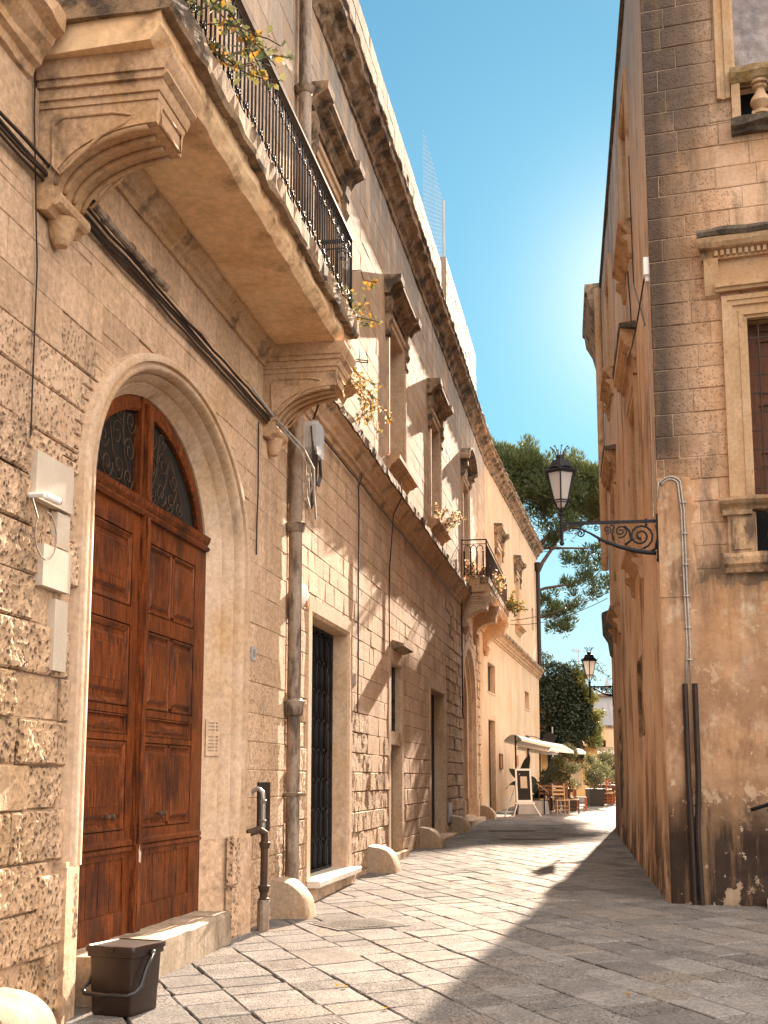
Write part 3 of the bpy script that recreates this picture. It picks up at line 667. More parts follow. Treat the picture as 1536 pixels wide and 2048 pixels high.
def bracket(th, s0, s1, name='bracket', z1=BZ0, depth=.82, zb=5.30, mat=None, flutes=True):
    hh = z1-zb; m = MB(); zt = z1-.32*hh/1.04*1.0
    # curved console: quarter arc from wall foot to the nose
    arc = []
    for i in range(15):
        t = pi/2*i/14
        arc.append((.10+(depth-.10)*(1-cos(t)), zb+.16+(zt-.16-(zb+.16))*sin(t)))
    body = [(-.02, zb+.02), (.07, zb), (.12, zb+.05), (.10, zb+.16)]+arc+[(depth, zt-.16), (depth+.01, zt), (-.02, zt)]
    m.prof(body, s0, s1)
    br = th.part(name, m, mat or M['carved'], smooth=30)
    m = MB()
    # stacked cap mouldings returning round three sides
    p = lambda o, z, h: m.prof([(-.015, z), (depth+o*.55, z), (depth+o, z+h*.6), (depth+o, z+h), (-.015, z+h)], s0-o*.0, s1+o*.0, 0, 0)
    for (o, z, h) in ((.02, zt, .05), (.05, zt+.05, .08), (.09, zt+.13, .05), (.12, zt+.18, z1-zt-.18)):
        m.prof([(-.015, z+.0005), (depth+o*.6, z+.0005), (depth+o, z+h*.6), (depth+o, z+h), (-.015, z+h)], s0-o*.6, s1+o*.6)
    # pendant curl at the foot
    for k in range(3): m.lathe((s0+s1)/2, .06, [(.001, zb-.17), (.05, zb-.15), (.09, zb-.08), (.10, zb-.02), (.12, zb+.03)], 12) if k == 0 else None
    m.tube([(s0+.01, .115, zb+.09), (s1-.01, .115, zb+.09)], .055, 10)
    th.part('capital', m, mat or M['carved'], br, smooth=30)
    if flutes:
        m = MB(); w = (s1-s0)
        for k in range(4):
            x = s0+w*(.06+.293*k); pts = [(x, a+.004+.012*sin(pi/2*i/14), z-.012) for i, (a, z) in enumerate(arc[1:14])]
            m.tube(pts, .022, 6)
        th.part('flute', m, mat or M['carved'], br, smooth=True)
        m = MB()   # sunk side panel outlined by a bead, both cheeks; nose panel
        for xs in (s0-.004, s1+.004):
            pp_ = [(.10, zt-.42), (.09, zt-.12), (.16, zt-.07), (.52, zt-.07), (.66, zt-.10), (.60, zt-.15), (.44, zt-.22), (.28, zt-.36), (.16, zt-.48)]
            m.tube([(xs, a*depth/.82, z) for a, z in pp_], .012, 6, closed=True)
        zz0, zz1 = zt-.15, zt-.02
        m.tube([(x, depth+.012, z) for x, z in ((s0+.06, zz0), (s0+.06, zz1), (s1-.06, zz1), (s1-.06, zz0))], .012, 6, closed=True)
        th.part('carved_panel', m, mat or M['carved'], br, smooth=True)
    return br
bracket(A, -5.40, -4.90); bracket(A, .20, .70)
# wrought iron railing
def railing(th, runs, z0, z1, step, top='top_rail'):
    """runs: list of ((s,o),(s,o)); lyre balusters between"""
    m = MB()
    for (p, q) in runs:
        d = Vector((q[0]-p[0], q[1]-p[1])); L = d.length; d /= L; nrm_ = Vector((-d.y, d.x))*.028
        for zz, h, hw in ((z1-.03, .03, 1), (z0+.06, .018, .6), (z1-.11, .012, .4)):
            c = [(p[0]+nrm_.x*hw, p[1]+nrm_.y*hw), (q[0]+nrm_.x*hw, q[1]+nrm_.y*hw), (q[0]-nrm_.x*hw, q[1]-nrm_.y*hw), (p[0]-nrm_.x*hw, p[1]-nrm_.y*hw)]
            m.profz(c, zz, zz+h)
        for e in (p, q): m.tube([(e[0], e[1], z0), (e[0], e[1], z1-.02)], .016, 6)
    rail = th.part('balcony_railing', m, M['iron'])
    for (p, q) in runs:
        d = Vector((q[0]-p[0], q[1]-p[1])); L = d.length; d /= L; n = max(1, int(round(L/step))); st = L/n
        for i in range(n):
            m = MB(); c = Vector(p)+d*(st*(i+.5)); P = lambda u, z, off=0: (c.x+d.x*u, c.y+d.y*u, z)
            r = .0095; h = st*.25; za, zb_ = z0+.20, z1-.20
            for sg in (-1, 1):
                x = sg*h*.95
                m.tube([P(x, z0+.07), P(x, z1-.11)], r, 5)
            # upper bow joining the two bars, lower bow joining to the neighbour
            m.tube([P(-h*.95+0, zb_)]+[P(-h*.95*cos(pi*k/8), zb_+h*1.15*sin(pi*k/8)) for k in range(1, 8)]+[P(h*.95, zb_)], r*.9, 5)
            m.tube([P(h*.95, za)]+[P(h*2-h*1.05*cos(pi*k/8), za-h*1.1*sin(pi*k/8)) for k in range(1, 8)]+[P(h*2+h*1.05, za)], r*.9, 5) if i < n-1 else None
            for zz, uu in ((zb_-.03, 0), (za+.03, 0)):
                for k in range(4):
                    t = pi/4+k*pi/2; m.tube([P(uu, zz), P(uu+.022*cos(t), zz+.03*sin(t))], [.010, .014], 5)
            for x in (-h*.95, h*.95): m.ball(P(x, z0+.22), .015); m.ball(P(x, z1-.24), .015)
            th.part('baluster', m, M['iron'], rail, smooth=True)
    return rail
railing(A, [((S0+.06, .0), (S0+.06, BO-.02)), ((S0+.06, BO-.02), (S1-.06, BO-.02)), ((S1-.06, BO-.02), (S1-.06, 0))], BZ1+.02, 7.74, .215)
# French window behind the balcony
upper_window(A, -3.3, -1.8, 6.75, 9.9, 10.6)
# ---- middle house: drain pipe to the rubble portal
Bd = Thing('stone_house', 'long pale limestone house with hooded upper windows between the portal palace and the plastered house', 'building', F1)
holesB = [(2.62, 5.02, .0, 3.66), (8.62, 9.85, .25, 2.12), (8.62, 9.85, 2.36, 3.60), (13.75, 16.2, .1, 3.50)]+arch_rects(21.75, 1.72, -.1, 3.45)
def prmB(x, z, rnd):
    q = noise.noise(Vector((x*.4, 9, z*.5)))
    rub = x > 16.6+.5*q and x < 24.9 and z < 5.9 and abs(x-21.75) > 1.9 or (x > 16.6+.5*q and x < 24.9 and 5.3 < z < 5.9)
    if rub: return dict(r=.7, amp=.018, sub=.07, gap=.035, o=rnd.uniform(-.02, .03), t=rnd.random()*.7)
    if z < 1.9+q*1.2: return dict(r=.6, amp=.010, sub=.07 if x < 8 else .15, gap=.009, o=rnd.uniform(-.008, .012))
    if 5.1 < x < 6.6 and z < 2.6: return dict(r=.8, amp=.012, sub=.07, gap=.01)
    if x < 2.5 and z < 2.5: return dict(r=.6, amp=.012, sub=.05, gap=.012, o=rnd.choice([-.03, 0, .01]))
    return dict(r=.12, amp=.003, sub=.25, gap=.006, o=0)
mb = MB(); blocks(mb, 1.35, 25.15, -.1, 6.14, holesB, ch=(.25, .31), bw=(.35, .72), prm=prmB, seed=21)
Bd.part('wall', mb, M['ashlar'])
mb = MB(); sheet(mb, 1.32, 25.15, -.2, 6.3, holesB, -.035); Bd.part('wall_core', mb, M['mortar'])
WN = [(2.45, 4.05, 7.25, 9.95, 10.62, False), (8.42, 10.02, 7.25, 9.75, 10.45, False), (13.9, 15.4, 7.25, 9.65, 10.32, False), (20.4, 21.9, 6.75, 9.75, 10.55, True)]
hU = [(a, b, c, d) for a, b, c, d, *_ in WN]
mb = MB(); blocks(mb, 1.35, 27.3, 6.6, 12.1, hU, ch=(.27, .33), bw=(.45, .9), prm=lambda x, z, r: {'r': .06, 'amp': .002, 'sub': .5, 'gap': .004}, seed=22)
sheet(mb, 1.32, 27.3, 6.1, 12.6, hU, -.035); Bd.part('upper_wall', mb, M['upper'])
mb = MB(); mb.box(1.32, 27.2, -8, -.9, -.5, 12.8); Bd.part('building_core', mb, M['mortar'])
for i, (a, b, c, d, h, ar) in enumerate(WN):
    upper_window(Bd, a, b, c, d, h, ar, sz=None if ar else 7.18)
mb = MB(); ragged(mb, SP, .72, 27.3, amp=.012); sc = Bd.part('string_course', mb, M['carved'])
mb = MB(); ragged(mb, SPT, .74, 27.3, amp=.02); Bd.part('ledge_top', mb, M['weathered'], sc)
mb = MB(); ragged(mb, CP, 1.32, 27.3, amp=.022); Bd.part('cornice', mb, M['weathered'])
mb = MB(); blocks(mb, 1.32, 16.2, 12.62, 14.25, [(10.6, 10.95, 13.3, 13.8)], ch=(.28, .34), prm=lambda x, z, r: dict(r=.5, amp=.008, sub=.3, gap=.012), seed=23); mb.box(1.32, 16.2, -.45, -.03, 12.5, 14.25)
blocks(mb, 17.2, 24.8, 12.62, 14.85, [], ch=(.28, .34), prm=lambda x, z, r: dict(r=.5, amp=.008, sub=.3, gap=.012), seed=24); mb.box(17.2, 24.8, -.45, -.03, 12.5, 14.85); mb.box(16.2, 17.2, -.8, -.25, 12.5, 14.65)
mb.box(24.8, 26.0, -.45, -.02, 12.5, 13.6)
Bd.part('parapet', mb, M['parapet'])
# gate opening
mb = MB(); mb.sweep(rectpath(2.66, 4.98, .28, 3.62), [(0, -.32), (0, -.02), (.045, .012), (.22, .012), (.22, -.03), (.1, -.32)]); Bd.part('gate_surround', mb, M['trim'])
mb = MB(); ragged(mb, [(-.5, .20), (.16, .20), (.17, .215), (.17, .275), (.155, .285), (-.5, .285)], 2.50, 5.14, n=30, amp=.003); Bd.part('marble_step', mb, M['marble'])
mb = MB(); ragged(mb, [(-.5, -.1), (.09, -.1), (.09, .198), (-.5, .198)], 2.56, 5.08, n=20, amp=.008); Bd.part('step_base', mb, M['trim'])
mb = MB(); mb.box(2.64, 5.0, -.40, -.37, .2, 3.66); Bd.part('gate_backing', mb, M['dark'])
g = MB(); GO = -.25
for x in (2.68, 4.94): g.box(x-.02, x+.02, GO-.02, GO+.02, .29, 3.6)
for z in (.31, 3.59): g.box(2.68, 4.94, GO-.02, GO+.02, z-.015, z+.015)
gate = Bd.part('iron_gate', g, M['iron'])
g = MB(); cols = 7; rows = 8; cw = 2.24/cols; rh = 3.26/rows
for i in range(cols):
    for j in range(rows):
        xc = 2.69+cw*(i+.5); z0 = .31+rh*j; w = cw*.46
        pts = [(xc-w, GO, z0)]+[(xc-w*cos(t)**.8 if cos(t) > 0 else xc, GO, z0+rh*.45+rh*.55*sin(t)) for t in [pi/2*k/6 for k in range(7)]]
        p2 = [(2*xc-x, o, z) for x, o, z in pts]
        g.tube(pts, .011, 5); g.tube(p2, .011, 5)
        g.tube([(xc-w*.45, GO, z0), (xc-w*.45, GO, z0+rh*.62), (xc, GO, z0+rh*.82), (xc+w*.45, GO, z0+rh*.62), (xc+w*.45, GO, z0)], .007, 5)
        g.ball((xc, GO, z0+rh*.98), .020)
Bd.part('gate_scrollwork', g, M['iron'], gate, smooth=True)
g = MB()
for i in range(cols):
    for j in range(rows):
        xc = 2.69+cw*(i+.5); z0 = .31+rh*j; w = cw*.2
        P = [(xc-w, z0+.03), (xc-w, z0+rh*.6), (xc-w*.5, z0+rh*.74), (xc, z0+rh*.80), (xc+w*.5, z0+rh*.74), (xc+w, z0+rh*.6), (xc+w, z0+.03)]
        g.profy(P, GO-.03, GO-.022)
Bd.part('gate_plate', g, M['rust'], gate)
# second door with window above
mb = MB(); mb.sweep(rectpath(8.66, 9.80, .25, 3.56), [(0, -.24), (0, -.01), (.03, .012), (.24, .012), (.24, -.03), (.1, -.24)]); mb.box(8.62, 9.85, -.24, .0, 2.13, 2.35); Bd.part('door_surround', mb, M['trim'])
mb = MB(); mb.box(8.6, 9.86, -.24, -.17, .2, 2.14); Bd.part('door', mb, M['dark'])
mb = MB(); mb.box(8.6, 9.86, -.24, -.19, 2.3, 3.6); pw = Bd.part('window', mb, M['glass'])
mb = MB()
for i in range(6): mb.tube([(8.78+i*.19, -.12, 2.36), (8.78+i*.19, -.12, 3.56)], .012)
for z in (2.6, 2.95, 3.3): mb.box(8.66, 9.8, -.125, -.115, z-.012, z+.012)
Bd.part('window_bar', mb, M['iron'], pw)
mb = MB(); ragged(mb, [(-.25, 0), (.10, 0), (.10, .24), (-.25, .25)], 8.4, 10.1, n=12); Bd.part('door_step', mb, M['trim'])
mb = MB(); mb.prof([(-.02, 3.84), (.03, 3.80), (.22, 3.86), (.22, 3.90), (-.02, 3.98)], 8.75, 9.9); Bd.part('drip_slab', mb, M['weathered'])
# third door
mb = MB(); mb.sweep(rectpath(13.79, 16.16, .1, 3.46), [(0, -.32), (0, -.01), (.03, .012), (.25, .012), (.25, -.03), (.1, -.32)]); Bd.part('door_surround', mb, M['trim'])
mb = MB(); mb.box(13.7, 16.25, -.32, -.25, .1, 3.5); Bd.part('door', mb, M['dark'])
mb = MB(); ragged(mb, [(-.3, 0), (.28, 0), (.28, .27), (-.3, .28)], 13.6, 16.4, n=12); Bd.part('door_step', mb, M['trim'])
# rubble arch portal
mb = MB(); cx = 21.75
mb.sweep(arcpath(cx, 1.45, .9, 3.45, 24), [(0, -.7), (0, -.22), (.10, -.20), (.13, -.10), (.2, -.10), (.24, .02), (.38, .04), (.42, .0), (.42, -.05), (.15, -.7)]); Bd.part('portal_surround', mb, M['trim'], smooth=35)
for sg in (-1, 1): mb = MB(); mb.profz([(cx+sg*x, y) for x, y in ((1.43, -.7), (1.43, -.2), (1.62, .06), (1.95, .07), (1.95, -.04), (1.6, -.7))], 0, .95); Bd.part('portal_plinth', mb, M['ashlar'])
mb = MB(); mb.box(cx-1.5, cx+1.5, -.68, -.62, .2, 5.0); pd = Bd.part('portal_door', mb, M['wood_dark'])
mb = MB(); mb.box(cx-1.5, cx+1.5, -.62, -.55, 3.0, 3.15); mb.box(cx-.05, cx+.05, -.62, -.55, .3, 5); Bd.part('door_rail', mb, M['wood_dark'], pd)
mb = MB(); ragged(mb, [(-.6, .1), (.25, .1), (.25, .42), (-.6, .43)], 19.9, 23.6, n=12); mb.box(20.2, 23.2, -.6, .0, .43, .5); Bd.part('door_step', mb, M['trim'])
# meter door, drain pipe, gas pipes
def add_pipe(th, name, pts, r, mat, n=10, collars=(), cr=1.28):
    m = MB(); m.tube(pts, r, n)
    p = th.part(name, m, mat, smooth=40)
    if collars:
        for (c, h) in collars:
            m = MB(); m.lathe(c[0], c[1], [(r*cr*.9, c[2]-h), (r*cr, c[2]-h+.01), (r*cr*1.12, c[2]), (r*cr*1.3, c[2]+h*.7), (r*cr*1.05, c[2]+h*.8), (r*cr*.9, c[2]+h)], n)
            th.part('pipe_collar', m, mat, p, smooth=40)
    return p
add_pipe(Bd, 'drain_pipe', [(1.34, .10, .40), (1.34, .10, 6.0), (1.36, .13, 6.1), (1.40, .36, 6.42), (1.42, .38, 6.62), (1.46, .14, 6.95), (1.46, .12, 12.1)], .082, M['pipe'],
         collars=[((1.34, .10, 4.50), .06), ((1.34, .10, 2.36), .10), ((1.34, .10, 1.36), .02), ((1.46, .12, 10.2), .05), ((1.46, .12, 8.4), .03)])
mb = MB(); mb.box(.18, .62, .005, .03, .97, 1.50); A.part('meter_door', mb, M['plastic_black'])
add_pipe(A, 'gas_pipe', [(-.02, .0, 1.40), (-.02, .07, 1.44), (-.02, .12, 1.40), (-.02, .13, 1.32), (-.02, .13, .96)], .024, M['steel'], collars=[((-.02, .13, 1.30), .02), ((-.02, .13, 1.1), .015)])
add_pipe(A, 'iron_standpipe', [(-.20, .02, .98), (-.14, .12, 1.02), (-.06, .16, .98), (-.05, .16, .90), (-.07, .16, .10)], .040, M['rust'], collars=[((-.05, .16, .86), .035), ((-.06, .16, .42), .04), ((-.06, .16, .30), .03)])
mb = MB(); mb.lathe(-.07, .16, [(.062, -.02), (.062, .30), (.05, .31)], 12); A.part('pipe_shoe', mb, M['pipe'])
mb = MB(); mb.box(16.55, 17.2, .01, .04, .50, .95); Bd.part('meter_door', mb, M['steel'])
# brackets for flower pots on the first upper window
for z in (8.28, 7.70):
    mb = MB(); mb.tube([(4.5, 0, z), (4.62, .28, z), (4.66, .34, z+.0), (4.74, .32, z), (4.72, .25, z), (4.56, .0, z)], .010, 5); Bd.part('iron_hook', mb, M['rust'])
# ---- balcony of the middle house
S0b, S1b, BOb = 20.0, 27.25, .72
mb = MB(); mb.prof([(-.02, 6.50), (BOb-.1, 6.50), (BOb-.05, 6.58), (BOb-.02, 6.62), (BOb, 6.68), (BOb, 6.84), (-.02, 6.86)], S0b+.04, S1b-.04, .04, .04, n=30); b2 = Bd.part('balcony_slab', mb, M['carved'])
mb = MB(); ragged(mb, [(.5, 6.74), (BOb+.02, 6.74), (BOb+.03, 6.90), (.5, 6.91)], S0b-.01, S1b+.01, n=20, amp=.012); Bd.part('slab_edge', mb, M['weathered'], b2)
for s in (20.15, 23.0, 26.3): bracket(Bd, s, s+.5, z1=6.50, depth=.66, zb=5.55, mat=M['trim'], flutes=False)
m = MB(); RZ0, RZ1 = 6.92, 7.94
runs = [((S0b+.05, .0), (S0b+.05, BOb-.04)), ((S0b+.05, BOb-.04), (S1b-.05, BOb-.04)), ((S1b-.05, BOb-.04), (S1b-.05, 0))]
for (p, q) in runs:
    for zz, r in ((RZ1, .022), (RZ1-.12, .012), (RZ0+.06, .014)): m.tube([(p[0], p[1], zz), (q[0], q[1], zz)], r, 5)
    for e in (p, q): m.tube([(e[0], e[1], RZ0-.05), (e[0], e[1], RZ1)], .02, 5)
rl = Bd.part('balcony_railing', m, M['rust'])
for (p, q) in runs:
    d = Vector((q[0]-p[0], q[1]-p[1])); L = d.length; d /= L; n = int(round(L/.17)); st = L/n
    for i in range(n):
        c = Vector(p)+d*(st*(i+.5)); m = MB()
        m.lathe(c.x, c.y, [(.02, RZ0+.06), (.03, RZ0+.1), (.018, RZ0+.16), (.024, RZ0+.5), (.018, RZ1-.36), (.035, RZ1-.34), (.02, RZ1-.32)], 6)
        m.tube([(c.x, c.y, RZ1-.33)]+[(c.x+d.x*st*.5*(1-cos(pi*k/6)), c.y+d.y*st*.5*(1-cos(pi*k/6)), RZ1-.3+.15*sin(pi*k/6)) for k in range(7)], .013, 4)
        if i == n-1: m = MB(); m.lathe(c.x, c.y, [(.02, RZ0+.06), (.03, RZ0+.1), (.018, RZ0+.16), (.024, RZ0+.5), (.018, RZ1-.36), (.035, RZ1-.34), (.02, RZ1-.32)], 6)
        Bd.part('baluster', m, M['rust'], rl)
# ---- far plastered house
C_ = Thing('plastered_house', 'cream plastered house with small square windows at the far end of the left row', 'building', F2)
CE = 18.6
hc = [(.1, 2.05, 4.35, 5.30), (.1, 1.9, .3, 3.42), (11.9, 13.7, 4.42, 5.15), (11.9, 13.6, .9, 3.3)]
hu = [(2.75, 4.15, 7.7, 9.6), (8.9, 10.3, 7.6, 9.6), (15.6, 16.4, 8.2, 9.2)]
mb = MB()
for zz0, zz1, hh, xs in ((-.1, 6.2, hc, 0.0), ): sheet(mb, 0, CE, zz0, zz1, hh, 0)
sheet(mb, -2.15, 0, -.1, 6.2, [(-2.0+.0, -.3, .3, .31)], .012)
C_.part('wall', mb, M['plaster'])
mb = MB(); sheet(mb, 0, CE, 6.2, 12.6, hu, 0); C_.part('upper_wall', mb, M['plaster'])
mb = MB(); mb.box(0, CE, -8, -.6, -.2, 12.4); mb.add([(CE, 0, -.2), (CE, -.7, -.2), (CE, -.7, 12.4), (CE, 0, 12.4)], [(0, 1, 2, 3)]); C_.part('building_core', mb, M['plaster'])
for (a, b, c, d) in hc:
    m = MB(); m.sweep(rectpath(a, b, c, d), [(0, -.24), (0, .0), (.02, .015), (.18, .015), (.18, -.01), (.08, -.24)]); w = C_.part('window' if d-c < 1.5 or c > .5 else 'doorway', m, M['trim'])
    m = MB(); m.box(a-.02, b+.02, -.30, -.17, c-.02, d+.02); C_.part('pane', m, M['dark'], w)
    m = MB(); m.box(a-.0, b, -.24, .02, c-.06, c); C_.part('sill', m, M['trim'], w)
for k, (a, b, c, d) in enumerate(hu):
    if k < 2: upper_window(C_, a, b, c, d, 10.35 if k == 0 else 10.3, sz=c-.05 if k else None, hw=.25)
    else:
        m = MB(); m.sweep(rectpath(a, b, c, d), [(0, -.3), (0, .01), (.1, .01), (.1, -.3)]); w = C_.part('window', m, M['trim']); m = MB(); m.box(a, b, -.3, -.25, c, d); C_.part('pane', m, M['glass'], w)
mb = MB(); ragged(mb, SP, -.05, CE, 0, 0, amp=.008); sc = C_.part('string_course', mb, M['carved'])
mb = MB(); ragged(mb, SPT, -.05, CE, amp=.02); C_.part('ledge_top', mb, M['weathered'], sc)
mb = MB(); ragged(mb, CP, -.05, CE+.2, amp=.03); C_.part('cornice', mb, M['weathered'])
mb = MB(); mb.box(0, CE, -.45, -.03, 12.5, 12.9); C_.part('parapet', mb, M['upper'])
add_pipe(C_, 'drain_pipe', [(17.6, .14, 6.7), (17.6, .14, 11.4)], .10, M['conduit'], collars=[((17.6, .14, 11.4), .2)], cr=1.6)
# ================================================================== RIGHT BUILDING
R = Thing('corner_palace', 'weathered orange stone corner palace on the right with stained plaster base and grilled window', 'building', R2)
RR = Thing('side_wing', 'long shaded orange plaster side wing running down the right of the street', 'building', R1)
wx0, wx1, wz0, wz1 = 1.20, 2.75, 5.02, 7.36
hR = [(wx0, wx1, wz0, wz1), (1.2, 2.75, 4.30, 4.84), (1.14, 2.8, 10.1, 10.55), (1.2, 2.75, 10.8, 13.2)]
mb = MB()
def prmR(x, z, rnd):
    dk = z > 5.2 and x < .95+.2*noise.noise(Vector((z, 3, 1)))
    return dict(r=.7 if dk else .12, amp=.009 if dk else .003, sub=.05 if dk else .12, gap=.006, o=rnd.uniform(-.003, .003))
blocks(mb, .0, 8, 3.85, 14.2, hR, ch=(.285, .31), bw=(.42, .85), prm=prmR, seed=31); R.part('wall', mb, M['rash'])
mb = MB(); sheet(mb, 0, 8, 3.7, 14.2, hR, -.012); R.part('wall_core', mb, M['mortar_light'])
# stained plaster base, gently uneven
mb = MB(); nx, nz_ = 130, 75
vs = []
for j in range(nz_+1):
    for i in range(nx+1):
        x = 8*i/nx; z = -.1+4.05*j/nz_
        e = .02*noise.noise(Vector((x*1.2, z*1.2, 0)))+.010*noise.noise(Vector((x*4, z*4, 4)))
        pk = noise.noise(Vector((x*1.7, z*1.5, 7)))+.5*noise.noise(Vector((x*5, z*5, 9)))
        e += -.012 if pk > .28 else 0
        if z < 1.5: e += (1.5-z)*.02+.02*noise.noise(Vector((x*3, z*3, 2)))
        zz = z+(.13*noise.noise(Vector((x*2.3, 5, 1)))+.1*noise.noise(Vector((x*7, 5, 1))) if j == nz_ else 0)
        vs.append((x, .012+e if i else .0, zz))
fs = [(j*(nx+1)+i, j*(nx+1)+i+1, (j+1)*(nx+1)+i+1, (j+1)*(nx+1)+i) for j in range(nz_) for i in range(nx)]
keep = []
for f in fs:
    cxx = sum(vs[i][0] for i in f)/4; cz = sum(vs[i][2] for i in f)/4
    if not (1.2 < cxx < 2.75 and cz > 4.32): keep.append(f)
mb.add(vs, keep); R.part('plaster_base', mb, M['rplaster'], smooth=True)
mb = MB(); nx, nz_ = 10, 40; vs = []
for j in range(nz_+1):
    for i in range(nx+1):
        z = 3.8+1.55*j/nz_; xe = .43+.10*noise.noise(Vector((z*2.5, 1, 1)))+.05*noise.noise(Vector((z*9, 1, 1))); x = xe*i/nx
        zz = z+(.08*noise.noise(Vector((x*8, 5, 2))) if j == nz_ else 0); vs.append((x, .018+.012*noise.noise(Vector((x*3, z*3, 5)))-(.02 if i == nx or j == nz_ else 0), zz))
mb.add(vs, [(j*(nx+1)+i, j*(nx+1)+i+1, (j+1)*(nx+1)+i+1, (j+1)*(nx+1)+i) for j in range(nz_) for i in range(nx)]); R.part('corner_plaster', mb, M['rplaster'], smooth=True)
mb = MB(); mb.profz([(.5, -1.2), (15, -1.2), (15, -15), (5, -14), (.5, -14.0)], -.2, 13.9); R.part('building_core', mb, M['mortar'])
def front_window(th, a, b, c, d):
    m = MB(); p = [(0, -.32), (0, .0), (.035, .01), (.04, .035), (.10, .035), (.105, .022), (.17, .022), (.175, .05), (.235, .055), (.24, .07), (.30, .075), (.31, -.03), (.1, -.32)]
    m.sweep(rectpath(a, b, c, d), p); f = th.part('window', m, M['trim2'], smooth=25)
    m = MB(); ragged(m, [(-.02, d+.36), (.10, d+.36), (.11, d+.40), (.14, d+.41), (.14, d+.46), (-.02, d+.47)], a-.37, b+.37, n=20, amp=.006)
    m.box(a-.34, b+.34, -.02, .045, d+.47, d+.82)
    for x in (a-.50, b+.32): m.prof([(-.02, d+.30), (.05, d+.34), (.10, d+.50), (.12, d+.60), (.14, d+.80), (-.02, d+.80)], x, x+.18)
    th.part('frieze', m, M['trim2'], f)
    m = MB()
    n = int((b-a+.8)/.075)
    for i in range(n): x = a-.36+.075*i; m.box(x, x+.042, .0, .15, d+.83, d+.90)
    th.part('dentil', m, M['trim2'], f)
    m = MB(); ragged(m, [(-.02, d+.80), (.10, d+.80), (.11, d+.905), (.20, d+.93), (.24, d+.98), (.26, d+1.04), (-.02, d+1.05)], a-.52, b+.52, .2, .2, n=24, amp=.008)
    th.part('hood', m, M['trim2'], f)
    m = MB(); ragged(m, [(-.02, d+1.05), (.27, d+1.045), (.30, d+1.10), (.28, d+1.15), (-.02, d+1.20)], a-.54, b+.54, .1, .1, n=30, amp=.016)
    th.part('hood_capping', m, M['ledge_dark'], f)
    return f
M['trim2'] = surf('orange_dressed_stone', (.50, .32, .175), (.60, .41, .25), 2.5, rough=.88, bump=.4, dist=.008, bscale=24, fine=.25, warm=((.52, .28, .12), .7, .9), grime=[((.13, .08, .05), .8, 3.2, (1, 1, .7), .57), ((.07, .05, .04), .85, 2.4, (1.5, 1, .5), .42, [('Z', 4.6, 5.3)])])
fw = front_window(R, wx0, wx1, wz0, wz1)
# grille and shutters
m = MB()
m.box(wx0-.02, wx1+.02, -.34, -.30, wz0, wz1)
for x0, x1 in ((wx0, wx0+.10), (wx0+.33, wx0+.39), (wx0+.68, wx0+.87), (wx1-.10, wx1), (wx1-.42, wx1-.36)): m.box(x0, x1, -.30, -.27, wz0, wz1)
for z in (wz0, wz0+.45, wz0+.62, wz0+1.25, wz0+1.42, wz0+2.1, wz1-.1): m.box(wx0, wx1, -.30, -.272, z, z+.08)
R.part('shutter', m, M['wood_dark'], fw)
m = MB()
for i in range(6): x = wx0+.13+.258*i; m.tube([(x, -.10, wz0), (x, -.10, wz1)], .013, 6)
for i in range(10): z = wz0+.14+.245*i; m.box(wx0, wx1, -.108, -.092, z-.012, z+.012)
R.part('window_grille', m, M['rust'], fw)
# balustrade below
m = MB(); ragged(m, [(-.02, 4.84), (.10, 4.84), (.12, 4.88), (.17, 4.92), (.20, 4.955), (.20, 5.0), (-.02, 5.02)], .78, 3.2, .1, .1, n=20, amp=.01)
m.box(.80, 1.16, .0, .165, 4.775, 4.835)
ba = R.part('balustrade', m, M['trim2'])
m = MB(); m.box(.86, 1.19, -.02, .125, 4.28, 4.80); m.box(.91, 1.14, .125, .14, 4.34, 4.74); R.part('pedestal', m, M['trim2'], ba)
m = MB(); ragged(m, [(-.02, 4.06), (.08, 4.06), (.12, 4.12), (.17, 4.16), (.18, 4.24), (.15, 4.29), (-.02, 4.30)], .80, 3.2, .05, .05, n=20, amp=.01); R.part('base_ledge', m, M['trim2'], ba)
bal = [(.09, 0), (.09, .05), (.05, .07), (.05, .09), (.075, .13), (.098, .20), (.085, .27), (.052, .34), (.045, .40), (.07, .43), (.07, .455), (.05, .47), (.085, .49), (.085, .53)]
for i in range(6):
    m = MB(); x = 1.42+.27*i; m.lathe(x, .04, [(r, 4.30+z*1.02) for r, z in bal], 14); R.part('baluster', m, M['trim2'], ba, smooth=30)
m = MB(); m.box(1.16, 2.85, -.35, -.30, 4.25, 4.88); R.part('niche_back', m, M['dark'], ba)
# upper blocked window with its balustrade
m = MB(); m.sweep(rectpath(1.2, 2.75, 10.4, 13.3), [(0, -.15), (0, .0), (.03, .02), (.07, .02), (.075, .045), (.13, .045), (.135, .02), (.19, .03), (.195, .055), (.24, .06), (.25, -.03), (.1, -.15)]); uw = R.part('blocked_window', m, M['trim2'], smooth=25)
m = MB(); nx, nz_ = 40, 60; vs = [(1.15+1.65*i/nx, -.09+.03*noise.noise(Vector((i*.35, 0, j*.25)))+.012*noise.noise(Vector((i*1.1, 0, j*.7))), 10.75+2.6*j/nz_) for j in range(nz_+1) for i in range(nx+1)]
m.add(vs, [(j*(nx+1)+i, j*(nx+1)+i+1, (j+1)*(nx+1)+i+1, (j+1)*(nx+1)+i) for j in range(nz_) for i in range(nx)]); R.part('plaster_infill', m, M['greyplaster'], uw, smooth=True)
m = MB(); ragged(m, [(-.1, 10.56), (.10, 10.56), (.14, 10.60), (.17, 10.66), (.16, 10.75), (-.1, 10.80)], 1.13, 3.0, n=24, amp=.02)
ub = R.part('balustrade', m, surf('mossy_coping', (.26, .17, .08), (.38, .27, .14), 4, rough=.95, bump=.7, dist=.02, bscale=16, grime=((.33, .19, .03), .8, 3, (1, 1, 1), .55), fine=.4))
